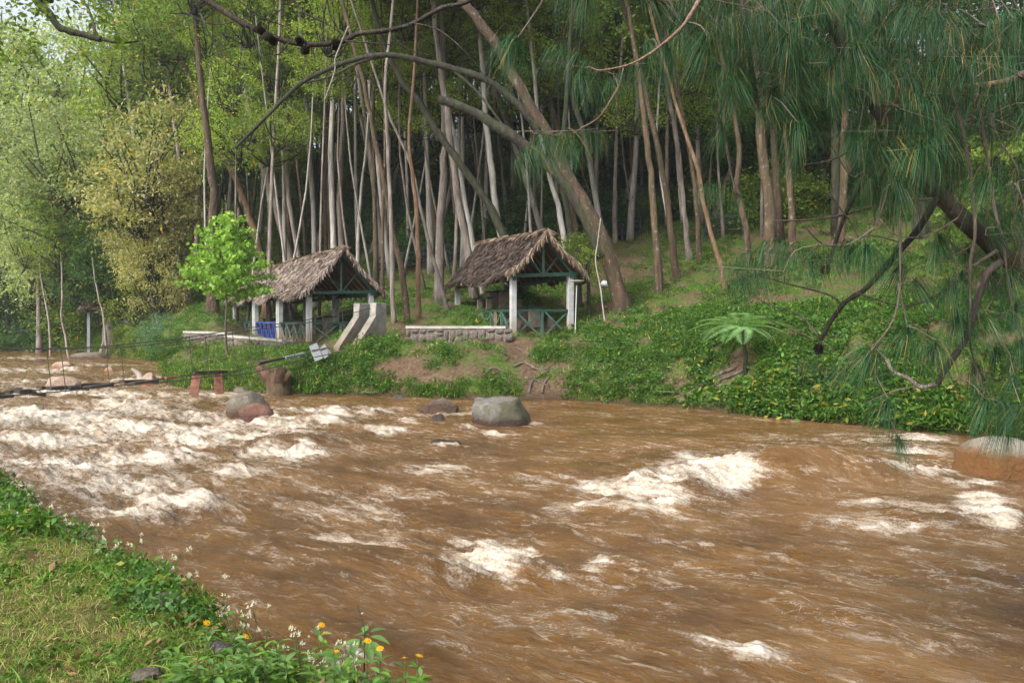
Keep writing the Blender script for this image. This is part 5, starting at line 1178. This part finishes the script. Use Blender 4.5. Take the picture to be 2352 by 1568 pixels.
def leaf_mesh(name, L, wd, mat, fold=.12, droop=.25):
    V = []; n = 5
    for i in range(n + 1):
        t = i / n; hw = wd / 2 * math.sin(math.pi * (t ** .8)) ; z_ = -droop * L * t * t
        V += [(L * t, -hw, z_ + fold * hw * 2), (L * t, 0, z_), (L * t, hw, z_ + fold * hw * 2)]
    Fa = []
    for i in range(n):
        a = i * 3; Fa += [(a, a + 3, a + 4, a + 1), (a + 1, a + 4, a + 5, a + 2)]
    tt = [.72, .86] * n
    return mesh_np(name, np.array(V), np.array(Fa), [mat], True, {'tint': ('FACE', tt)})
LF = leaf_mesh('leaf', .075, .026, M['leaf_herb'], .25, .3); LF2 = leaf_mesh('leaf', .085, .032, M['leaf_herb2'], .25, .25)
def daisy(n=9, r=.016):
    V = []; Fa = []
    for i in range(n):
        a = 2 * math.pi * i / n; d = Vector((math.cos(a), math.sin(a), .1)); s = Vector((-d.y, d.x, 0)); k = len(V)
        V += [d * r * .2, d * r * .7 + s * r * .22, d * r * 1.05, d * r * .7 - s * r * .22]; Fa.append((k, k + 1, k + 2, k + 3))
    me = mesh_np('petals', np.array([tuple(v) for v in V]), np.array(Fa), [M['petal']], False, {'tint': ('FACE', [.5] * n)}); return me
PET = daisy(); EYE = MB().tube([(0, 0, 0), (0, 0, .003), (0, 0, .005)], [.005, .0055, .003], 8).mesh('eye', M['petal'], True)
STEM = MB().tube([(0, 0, -.03), (.004, 0, .1), (0, .004, .2)], [.0025, .002, .0015], 5).mesh('stem', M['leaf_stem'] if 'leaf_stem' in M else M['bark_twig'])
def leafy_plant(lab, loc, h, nl, flower, seed, group=None, name='flowering_plant', cat='plant'):
    rr = random.Random(seed); o = thing(name, lab, cat, loc, rr.uniform(0, 6.28), group)
    obj('stem', STEM, o, (0, 0, 0), None, (1, 1, h / .2))
    for i in range(nl):
        f = .15 + .85 * (i // 2) / max(1, nl // 2 - 1); az = (i % 2) * math.pi + (i // 2) * 1.57 + rr.uniform(-.3, .3)
        obj('leaf', LF if rr.random() < .6 else LF2, o, (0, 0, h * f), (rr.uniform(-.3, .3), -.55 * f + rr.uniform(-.1, .25), az), rr.uniform(.7, 1.15) * (1.1 - .25 * f))
    if flower:
        q = obj('flower', PET, o, (rr.uniform(-.02, .02), rr.uniform(-.02, .02), h + .05), (rr.uniform(.1, .6), rr.uniform(-.4, .4), 0), 1.25)
        obj('eye', EYE, q)
        obj('flower_stalk', STEM, o, (0, 0, h - .02), None, (.7, .7, .35))
    return o
# yellow flowered plants: flowers where the photo shows them
fl_px = [(735, 1437, 'the highest yellow flower, above the water left of the tall spike'), (740, 1450, 'second yellow flower just under the highest one'), (563, 1497, 'yellow flower alone at the left of the leafy patch'), (770, 1497, 'yellow flower in the middle of the leafy patch'), (842, 1472, 'yellow flower below the broad three part leaves'), (872, 1493, 'yellow flower right of the broad three part leaves'), (930, 1508, 'brightest yellow flower near the right end of the patch'), (481, 1543, 'low yellow flower at the bottom left of the patch'), (958, 1508, 'small half open yellow bud at the right end of the patch')]
for i, (a, c, lb) in enumerate(fl_px):
    hh = .22 if i not in (0, 1) else .3
    Yp = 3.98 - (a - 480) / 480 * .32 if i else 3.98
    for it in range(6):
        q = PD(a, c, Yp); gz = max(tz(q.x, q.y), .55); 
        if q.z - gz > hh + .12: Yp += .06
    q = PD(a, c, Yp); gz = max(tz(q.x, q.y), .5); h_ = max(.08, q.z - gz - .05)
    leafy_plant('leafy plant with ' + lb, (q.x, q.y, gz), h_, 12, True, 100 + i)
rs = np.random.default_rng(21)
for i in range(74):
    t_ = rs.random(); a = 400 + 610 * t_; c = np.interp(a, [400, 540, 640, 720, 860, 960, 1010], [1545, 1500, 1475, 1480, 1478, 1520, 1560]) + rs.random() * 75
    Yp = np.interp(c, [1450, 1568], [4.0, 3.35]) ; q = PD(a, c, Yp); gz = tz(q.x, q.y)
    if gz < .45: gz = .5 + .2 * rs.random()
    leafy_plant('low leafy stem in the green patch with yellow flowers at the bottom edge', (q.x, q.y, gz - .02), float(rs.uniform(.10, .2)), 12, False, 300 + i, 'leafy stems of the yellow flowered patch')
# white flowered weeds
WF = leaf_cloud('flower_heads', np.random.default_rng(3).normal(0, .006, (26, 3)), .010, M['white_petal'], -.6, .9)
for i in range(58):
    if 8 < i < 44 and i % 3 == 0: continue
    ed = [(-6.1, 9.3), (-4.7, 7.9), (-3.35, 6.4), (-2.2, 5.45), (-1.55, 4.75), (-1.2, 4.25)]
    f_ = (i / 44) ** .8 * 4.9 if i < 44 else 4.9 + .1 * rs.random(); k_ = min(int(f_), 4); f_ -= k_
    bx_ = ed[k_][0] + (ed[k_ + 1][0] - ed[k_][0]) * f_; by_ = ed[k_][1] + (ed[k_ + 1][1] - ed[k_][1]) * f_
    off_ = rs.uniform(-.02, .28) * (1 if i % 4 else 2.2)
    if i >= 44: bx_ = rs.uniform(-1.05, -.7); by_ = 4.15 - (bx_ + 1.05) * .9; off_ = .05
    g_ = (bx_ - .72 * off_, by_ - .69 * off_, max(.5, tz(bx_ - .72 * off_, by_ - .69 * off_)))
    rr = random.Random(i); gx_, gy_, gz_ = g_[0], g_[1], g_[2]
    h_ = rr.uniform(.14, .30); sc_ = max(1, gy_ / 4.6) ** .5
    o = thing('white_flowered_weed', 'white flowered weed %s' % ('on the near bank edge beside the rushing water' if i < 44 else 'poking up behind the yellow flowered patch'), 'plant', (gx_, gy_, gz_), rr.uniform(0, 6), 'white flowered weeds on the bank edge' if i < 44 else 'white flowered weeds behind the patch')
    for j in range(3):
        e = Vector((rr.gauss(0, .06), rr.gauss(0, .06), h_ * rr.uniform(.8, 1.25)))
        MB().tube([(0, 0, -.02), e * .5 + Vector((.01, 0, .01)), e], .0018, 4).build('stem', M['leaf_stem'] if 'leaf_stem' in M else M['bark_twig'], o)
        for kx in range(2): obj('flower_head', WF, o, e + Vector((rr.gauss(0, .016), rr.gauss(0, .016), rr.gauss(0, .008))), (0, 0, rr.uniform(0, 6)), sc_ * rr.uniform(.5, .9))
    for j in range(7): obj('leaf', LF, o, (0, 0, h_ * rr.uniform(.1, .8)), (0, rr.uniform(-.4, .2), rr.uniform(0, 6.28)), rr.uniform(.5, .8) * sc_)
# tall three leaved plant
q = PD(836, 1500, 3.95); o = thing('spiked_plant', 'tall plant with broad three part leaves and a budding spike with one pink flower', 'plant', (q.x, q.y, q.z - .12))
o_l = lambda a, c: PD(a, c, 3.95) - o.location
MB().tube([(0, 0, 0), o_l(838, 1475), o_l(838, 1445)], [.004, .003, .002], 6).build('stem', M['leaf_herb'], o)
MB().tube([o_l(838, 1445), o_l(830, 1415), o_l(820, 1385)], [.002, .003, .002], 6, True, .5, 3).build('flower_spike', M['leaf_herb'], o)
BL = leaf_mesh('broad_leaf', .11, .05, M['leaf_herb2'], .15, .2)
for a, c, az, el, s_ in [(850, 1450, .4, -.2, .8), (850, 1460, -.2, .1, 1.0), (848, 1455, 2.9, 0, .8), (840, 1470, 3.6, .4, 1.0), (845, 1470, -1.2, .6, 1.0), (852, 1470, -.7, .6, 1.0), (830, 1470, 3.2, .1, 1.1), (826, 1465, 4.2, .6, 1.1), (835, 1452, 1.5, -.3, .7)]:
    obj('leaf', BL, o, o_l(a, c), (0, el, az), s_)
obj('pink_flower', mesh_np('pink_flower', np.array([(0, 0, 0), (.008, .004, .006), (.016, 0, .004), (.008, -.005, 0)], float), np.array([[0, 1, 2, 3]]), [M['pink_petal']], False, {'tint': ('FACE', [.6])}), o, o_l(828, 1408))
# near rocks
def nrock(lab, a, c, w_px, h_frac, mat, seed, **k):
    g_ = ground_hit(a / 2.297, c / 2.297, 3.0, 16); w_ = w_px / 2.297 / F * g_[1]
    return rock(lab, (g_[0], g_[1] + w_ * .2, g_[2] + w_ * h_frac * .12), (w_, w_ * .8, w_ * h_frac), mat, seed, name='stone', cat='stone', sub=4, **k)
nrock('brown rounded stone among weeds at the upper left bank edge', 152, 1165, 78, .75, 'bank_rock', 61)
nrock('pinkish flat stone in the grass below the brown rounded one', 110, 1190, 60, .45, 'bank_rock', 63)
nrock('flat grey stone half buried in the grass near the bank edge', 362, 1395, 92, .45, 'bank_rock', 65)
nrock('dark angular stone left of the yellow flowered patch', 500, 1500, 66, .6, 'dark_stone', 67)
nrock('tan stone behind the yellow flowered patch', 700, 1485, 62, .6, 'bank_rock', 69)
nrock('tan flat stone under the leaves at the bottom edge', 745, 1545, 88, .5, 'bank_rock', 71)
nrock('dark grey stone with pale spots at the bottom edge', 828, 1562, 74, .6, 'dark_stone', 73)
nrock('grey stone at the bottom edge left of the patch', 330, 1565, 90, .4, 'bank_rock', 75)
nrock('small pale stone sunk in the lawn', 550, 1480, 46, .5, 'bank_rock', 77)
nrock('pink brown stone beneath the white flowered weeds', 455, 1365, 56, .6, 'bank_rock', 79)
# cloth
g_ = ground_hit(10, 517, 4, 16)
o = thing('cloth', 'crumpled brownish pink cloth with a white end lying on the grass at the left edge', 'cloth', g_)
obj('pink_part', crumple('pink_part', '', '', 0, (.24, .14, .075), M['cloth_pink'], 6), o, (-.06, 0, 0)); obj('white_part', crumple('white_part', '', '', 0, (.10, .09, .06), M['cloth_white'], 9), o, (.07, -.01, 0)); obj('white_corner', crumple('white_corner', '', '', 0, (.10, .10, .09), M['cloth_white'], 12), o, (-.17, .08, .04))

# ------------------------------------------------------------------ foreground pine
def tuft_mesh(seed, comb=False, n=210):
    rs = np.random.default_rng(seed)
    if comb:
        tl = .34; t_ = rs.random(n); base = np.stack([t_ * tl, 0 * t_, .03 * np.sin(t_ * 3)], 1); ax = np.array([1, 0, 0.15])
    else:
        tl = .05; t_ = rs.random(n); base = np.stack([0 * t_, 0 * t_, -t_ * tl], 1); ax = np.array([0, 0, .35])
    dr = rs.normal(0, 1, (n, 3)); dr[:, 2] = dr[:, 2] * .55 + .15; dr /= np.linalg.norm(dr, axis=1, keepdims=True); d = dr * .8 + ax * .45; d /= np.linalg.norm(d, axis=1, keepdims=True)
    if comb: d[:, 0] *= .75
    Ln = rs.uniform(.20, .31, n)
    tt = np.where(rs.random(n) < .06, 1.0, rs.beta(1.6, 2.4, n) * .9)
    # droop: horizontal reach shrinks while gravity takes over
    nseg = 5; side = np.cross(d, np.array([0, 0, 1.0])) + rs.normal(0, .2, (n, 3)); side /= np.linalg.norm(side, axis=1, keepdims=True)
    V = np.zeros((n, nseg + 1, 2, 3)); hz = rs.uniform(.2, .75, n) * rs.uniform(.6, 1.15, n) 
    for i in range(nseg + 1):
        s = i / nseg; out = (1 - np.exp(-2.4 * s)); dn = s - .42 * (1 - np.exp(-2.4 * s))
        p = base + d * (Ln * hz * out)[:, None] * 1.0 + np.array([0, 0, -1.0]) * (Ln * dn * 1.05)[:, None]
        ww = .0017 * (1 - .6 * s); V[:, i, 0] = p + side * ww / 2; V[:, i, 1] = p - side * ww / 2
    V = V.reshape(-1, 3); b0 = np.arange(n) * (nseg + 1) * 2; Fa = np.stack([np.stack([b0 + i * 2, b0 + i * 2 + 1, b0 + i * 2 + 3, b0 + i * 2 + 2], 1) for i in range(nseg)], 1).reshape(-1, 4)
    return mesh_np('needle_tuft', V, Fa, [M['needle']], False, {'tint': ('FACE', np.repeat(tt, nseg))})
TP = [tuft_mesh(i) for i in range(5)]; TCm = [tuft_mesh(20 + i, True, 300) for i in range(4)]
PB = Vector((4.7, -.5, tz(4.7, -.5)))
PINE = thing('pine_tree', 'weeping pine with long drooping needles reaching over the river from the right', 'pine tree', PB)
def pl_(pts, sub=4): return smooth_path([Vector(p) - PB for p in pts], sub)
tr = pl_([(4.7, -.5, .5), (4.75, -.4, 3), (4.6, -.3, 6), (4.8, -.4, 9.5)]); MB().tube(tr, lerp_list([.21, .12], len(tr)), 12, True, .08, 1).build('trunk', M['bark_pine'], PINE, True)
BP = []
def br_(pts, r0, r1, mat='bark_pine', Y=4.6, name='branch', pre=(), post=(), n=8, dy=0):
    w_ = [Vector(p) for p in pre] + [PD(a, c, Y + dy * i) for i, (a, c) in enumerate(pts)] + [Vector(p) for p in post]
    q = pl_(w_); MB().tube(q, lerp_list([r0, r1], len(q)), n, True, .13, len(BP)).build(name, M[mat], PINE, True); BP.extend(q); return q
br_([(2420, 665), (2352, 622), (2265, 552), (2150, 440), (2070, 335), (2010, 240), (1962, 150), (1890, 0), (1850, -150)], .062, .034, Y=4.75, name='limb', pre=[(4.7, -.4, 1.7), (4.5, 1.6, 1.8), (4.1, 3.6, 1.95)], n=12)
br_([(2150, 455), (2110, 525), (2040, 605), (1985, 665), (1934, 700), (1884, 780)], .020, .012, Y=4.6)
br_([(2040, 345), (1988, 410), (1961, 450), (1931, 520), (1901, 615)], .018, .010, Y=4.6)
br_([(2300, 600), (2260, 640), (2225, 762), (2184, 828), (2151, 882)], .020, .015, Y=4.2)
br_([(2153, 880), (2114, 888), (2087, 868), (2051, 852), (2037, 825)], .013, .009, 'bark_bleached', Y=4.2)
br_([(2114, 886), (2060, 895), (2010, 915), (1990, 925)], .005, .003, 'bark_twig', Y=4.2)
br_([(2180, 180), (2222, 350), (2240, 520), (2229, 600), (2229, 698), (2226, 755), (2234, 815), (2264, 912)], .010, .005, 'bark_twig', Y=4.3)
br_([(2230, 150), (2262, 320), (2285, 480), (2304, 555), (2317, 655), (2334, 738), (2360, 800)], .009, .005, 'bark_twig', Y=4.2)
br_([(1690, -60), (1705, 17), (1715, 93), (1728, 167), (1741, 253)], .017, .012, Y=4.4, name='branch')
br_([(1701, 133), (1670, 233), (1663, 283), (1675, 373), (1691, 447)], .010, .005, 'bark_twig', Y=4.4)
br_([(1640, -60), (1600, 10), (1568, 60), (1530, 95), (1490, 125), (1440, 150), (1375, 162)], .012, .004, 'twig_pink', Y=4.0)
br_([(1270, -60), (1250, -5), (1215, 50), (1188, 88)], .007, .004, 'bark_twig', Y=4.2)
br_([(1420, 200), (1380, 265), (1337, 293), (1303, 310), (1227, 304)], .006, .003, 'twig_pink', Y=4.3)
br_([(2400, 150), (2352, 167), (2294, 190), (2181, 200), (2101, 210), (2041, 196)], .018, .012, 'twig_pink', Y=4.5)
br_([(2352, 180), (2294, 153), (2191, 137)], .007, .004, 'bark_twig', Y=4.3)
br_([(2150, 175), (2218, 220), (2285, 257)], .008, .004, Y=4.3)
br_([(2150, 455), (2034, 467), (1901, 500), (1774, 507)], .010, .005, 'bark_twig', Y=4.7)
br_([(1718, 672), (1768, 699), (1834, 722), (1884, 776)], .003, .005, 'bark_twig', Y=4.6)
br_([(1751, 729), (1818, 755), (1878, 782)], .003, .004, 'bark_twig', Y=4.6)
br_([(1738, 629), (1801, 649), (1901, 675), (1934, 698)], .004, .007, 'bark_twig', Y=4.6)
br_([(1968, 672), (2051, 698), (2101, 698), (2167, 668), (2234, 612), (2290, 575)], .005, .012, 'bark_twig', Y=4.5)
br_([(2067, 500), (2067, 655), (2051, 735), (2008, 795)], .007, .004, 'bark_twig', Y=4.1)
br_([(2064, 650), (2074, 700), (2084, 748)], .005, .003, 'bark_twig', Y=4.1)
br_([(2352, 40), (2230, 60), (2130, 20), (2000, 40)], .012, .005, Y=5.0)
br_([(1890, 60), (1820, 100), (1760, 130), (1700, 190)], .009, .004, Y=4.9)
br_([(1960, 150), (1880, 180), (1800, 230), (1735, 245)], .009, .004, 'twig_pink', Y=4.7)
br_([(2070, 335), (1990, 330), (1900, 370), (1810, 380)], .009, .004, 'bark_twig', Y=4.8)
br_([(2010, 240), (2100, 250), (2180, 290), (2230, 350)], .010, .004, 'bark_twig', Y=4.4)
br_([(2265, 552), (2200, 640), (2150, 700), (2130, 760)], .008, .003, 'bark_twig', Y=4.9)
br_([(2352, 622), (2330, 500), (2340, 400), (2300, 330)], .010, .004, 'bark_twig', Y=4.7)
# bare branch with cones across the top, from a higher limb
tb = br_([(1200, -80), (1120, -25), (1067, 7), (1017, 17), (950, 53), (894, 69), (824, 77), (793, 94), (753, 101), (699, 102), (664, 96), (616, 81), (579, 64), (545, 46), (510, 23), (471, 0), (430, -30)], .010, .017, Y=4.5, name='limb', pre=[(4.6, -.3, 6.2), (3.4, 1.6, 6.2), (1.9, 3.4, 5.3)])
for q in ([(440, -40), (450, 0), (477, 71), (498, 112), (533, 150), (581, 159)], [(577, 64), (591, 108), (608, 164), (637, 185)], [(535, -20), (554, 6), (606, 42), (664, 64), (699, 92)], [(751, -20), (758, 35), (791, 90)], [(793, 94), (850, 98), (900, 102), (940, 98)], [(614, 80), (622, 40), (650, 20)], [(699, 102), (700, 130), (698, 160)], [(429, 30), (470, 50), (520, 54), (600, 30)], [(664, 96), (640, 125), (600, 118)], [(660, -10), (700, 30), (760, 60), (800, 92)], [(894, 70), (930, 110), (1000, 130)], [(950, 53), (1010, 70), (1080, 130), (1130, 200)]):
    br_(q, .005, .0025, Y=4.45, n=5, name='twig')
br_([(800, 60), (780, 108), (770, 135), (768, 166), (745, 231)], .005, .003, 'bark_bleached', Y=4.3, n=5, name='twig')
for q in ([(1568, 60), (1590, 120), (1560, 200)], [(2352, 700), (2290, 720), (2234, 700)], [(2240, 560), (2180, 590), (2120, 600), (2060, 640)], [(2330, 420), (2352, 470), (2345, 560)], [(2181, 560), (2200, 620), (2190, 700), (2240, 760)], [(2300, 640), (2270, 720), (2290, 790), (2275, 850)], [(2100, 420), (2030, 430), (1950, 400)], [(2010, 520), (1950, 560), (1880, 560)], [(1900, 440), (1960, 520), (1990, 600)], [(1850, 520), (1890, 560), (1960, 570)], [(2080, 560), (2000, 540), (1940, 560), (1900, 530)], [(2352, 300), (2300, 300), (2240, 270)], [(1980, 430), (2010, 500), (1990, 560), (2030, 600)], [(2200, 500), (2130, 540), (2060, 540), (2020, 500)], [(2352, 850), (2310, 800), (2280, 740)], [(2120, 800), (2170, 840), (2200, 900), (2230, 950)]):
    br_(q, .0055, .0025, 'bark_twig', Y=4.4 + R.uniform(-.3, .4), n=5, name='twig')
def cone_mesh():
    V = []; Fa = []; n = 9
    for i in range(8):
        z_ = i / 7; r = .021 * math.sin(math.pi * (z_ * .82 + .12)) + .003
        for k_ in range(n):
            a = 2 * math.pi * (k_ + .5 * (i % 2)) / n; kk = len(V); d = Vector((math.cos(a), math.sin(a), 0)); s = Vector((-d.y, d.x, 0)) * r * .38; c = Vector((0, 0, z_ * .062))
            V += [c + d * r * .45 - s, c + d * r * .45 + s, c + d * r * 1.15 + s * .6 + Vector((0, 0, .006)), c + d * r * 1.15 - s * .6 + Vector((0, 0, .006)), c + d * r * .4 + Vector((0, 0, .012))]
            Fa += [(kk, kk + 1, kk + 2, kk + 3), (kk + 3, kk + 2, kk + 4)]
    mb = MB(); mb.v = [tuple(v) for v in V]; mb.f = Fa; mb.tube([(0, 0, 0), (0, 0, .03), (0, 0, .06)], [.010, .013, .004], 8); return mb.mesh('cone', M['cone'])
CM = cone_mesh()
for a, c, rx_, ry_, s_, Yc in [(612, 78, .3, -1.0, 1, 4.48), (626, 82, .8, -2.2, 1, 4.47), (618, 88, .2, 2.2, .9, 4.44), (702, 97, 0, -1.3, .9, 4.47), (708, 105, 2.8, .5, .95, 4.46), (758, 98, 0, 1.4, .85, 4.48), (762, 106, .2, 1.8, .85, 4.44), (1884, 785, 3.0, .3, 1.1, 4.58), (1905, 615, 2.7, 1.2, 1, 4.55), (2140, 300, 2.5, .2, .9, 4.4)]:
    obj('cone', CM, PINE, PD(a, c, Yc) - PB, (rx_, ry_, 0), s_)
# needle tufts
BPn = np.array([tuple(p) for p in BP]); tufts = []
hand_c = [(1375, 160), (1430, 150), (1225, 306), (1280, 308), (1320, 300), (1760, 628), (1800, 622), (1840, 600), (1900, 600), (1820, 580), (1955, 858), (1710, 455), (1735, 245), (1790, 235), (1880, 180)]
hand_p = [(1185, 85), (1170, 95), (1335, 168), (1490, 92), (1530, 98), (1560, 70), (1680, 130), (1410, 175), (2008, 798), (2000, 805), (2085, 752), (2070, 600), (2060, 565), (2210, 620), (2150, 780), (2040, 915), (2230, 690), (2300, 910), (2264, 915), (2250, 905), (2060, 995), (2330, 860), (2330, 700), (1660, 290), (1690, 190), (2100, 640), (2130, 760), (2180, 640), (2290, 790), (2345, 780), (2240, 830), (2275, 620), (1990, 560), (1950, 560), (2345, 930), (2310, 960), (2200, 720), (2150, 560), (2260, 720)]
for a, c in hand_c: tufts.append((a, c, 1, R.uniform(4.1, 4.6)))
for a, c in hand_p: tufts.append((a, c, 0, R.uniform(3.9, 4.4)))
rr = random.Random(5)
while len(tufts) < 299:
    a = rr.uniform(1340, 2400); c = rr.uniform(-70, 900)
    lim = np.interp(a, [1340, 1500, 1650, 1800, 1950, 2100, 2250, 2400], [-10, 20, 240, 340, 470, 660, 830, 900])
    if c > lim * (.30 + .70 * rr.random()): continue
    if 1340 < a < 1620 and c > 0 and rr.random() < .85: continue
    tufts.append((a, c, rr.random() < .38, rr.uniform(3.8, 5.6)))
tw = MB()
for a, c, cb, Yt in tufts:
    p = PD(a, c, Yt) - PB; rz = R.uniform(-.5, .5) + (math.pi if R.random() < .6 else 0)
    obj('needle_tuft', R.choice(TCm) if cb else R.choice(TP), PINE, p, (R.uniform(-.35, .35), R.uniform(-.5, .4) if cb else R.uniform(-.4, .4), rz if cb else R.uniform(0, 6)), R.uniform(.75, 1.2))
    if cb: tw.tube([p, p + Vector((math.cos(rz), math.sin(rz), .1)) * .34], [.003, .002], 4)
    dd = BPn - np.array(tuple(p)); dd[:, 2] *= .8; j = int(np.argmin((dd ** 2).sum(1))); q = Vector(BPn[j]); L_ = (p - q).length
    if L_ > .04: tw.tube(smooth_path([q, q.lerp(p, .5) + Vector((R.uniform(-.12, .12), R.uniform(-.1, .1), .10)) * min(1, L_ * 1.5), p], 3), lerp_list([.0042, .002], 7), 4, False)
tag(tw.build('fine_twigs', M['bark_twig'], PINE), kind='stuff')

# tree on the near left bank reaching in at the top left corner
TB = Vector((-9.5, 8.0, tz(-9.5, 8.0)))
o = thing('tree', 'near tree off to the left whose mossy bare branch hangs into the top left corner', 'tree', TB)
t_ = smooth_path([(0, 0, -.3), (.2, 0, 3), (.5, .2, 7), (.4, .2, 12)], 4); MB().tube(t_, lerp_list([.25, .14], len(t_)), 10, True, .1, 2).build('trunk', M['bark_brown'], o, True)
for pts, r0, r1 in (([(-9.0, 8.2, 8.5), PD(60, -60, 10), PD(83, 0, 10), PD(110, 27, 10), PD(133, 60, 10), PD(167, 73, 10), PD(200, 82, 10), PD(232, 90, 10)], .06, .035), ([PD(218, 82, 10), PD(214, 50, 10.1), PD(200, 12, 10.2)], .022, .014), ([PD(232, 90, 10), PD(270, 98, 10), PD(320, 94, 10.1)], .02, .008)):
    q = smooth_path([Vector(p) - TB for p in pts], 4); MB().tube(q, lerp_list([r0, r1], len(q)), 8, True, .25, 3).build('limb', M['bark_dark'], o, True)
C = []
for a, c, s_ in [(20, 60, 60), (60, 110, 40), (10, 130, 40), (90, 20, 40), (200, 20, 40), (330, 10, 50), (240, 40, 30), (40, 10, 50), (280, 95, 20)]:
    for j in range(90): q = PD(a + R.gauss(0, s_ * .5), c + R.gauss(0, s_ * .4), 10 + R.gauss(0, .5)) - TB; C.append(tuple(q))
obj('foliage', leaf_cloud('foliage', np.array(C), .075, M['leaf_canopy'], .3, .45), o)

# ------------------------------------------------------------------ thin river haze
m_, t_, b_h, o_h = mat_new('haze_air'); t_.nodes.remove(b_h)
pv = N(t_, 'ShaderNodeVolumePrincipled'); pv.inputs['Color'].default_value = (.93, .97, 1, 1); pv.inputs['Density'].default_value = .00045; pv.inputs['Anisotropy'].default_value = .2
t_.links.new(pv.outputs[0], o_h.inputs['Volume'])
tag(MB().box((0, 192, 38), (2900, 500, 80)).build('haze', m_), 'thin pale haze in the air over the river', kind='stuff')
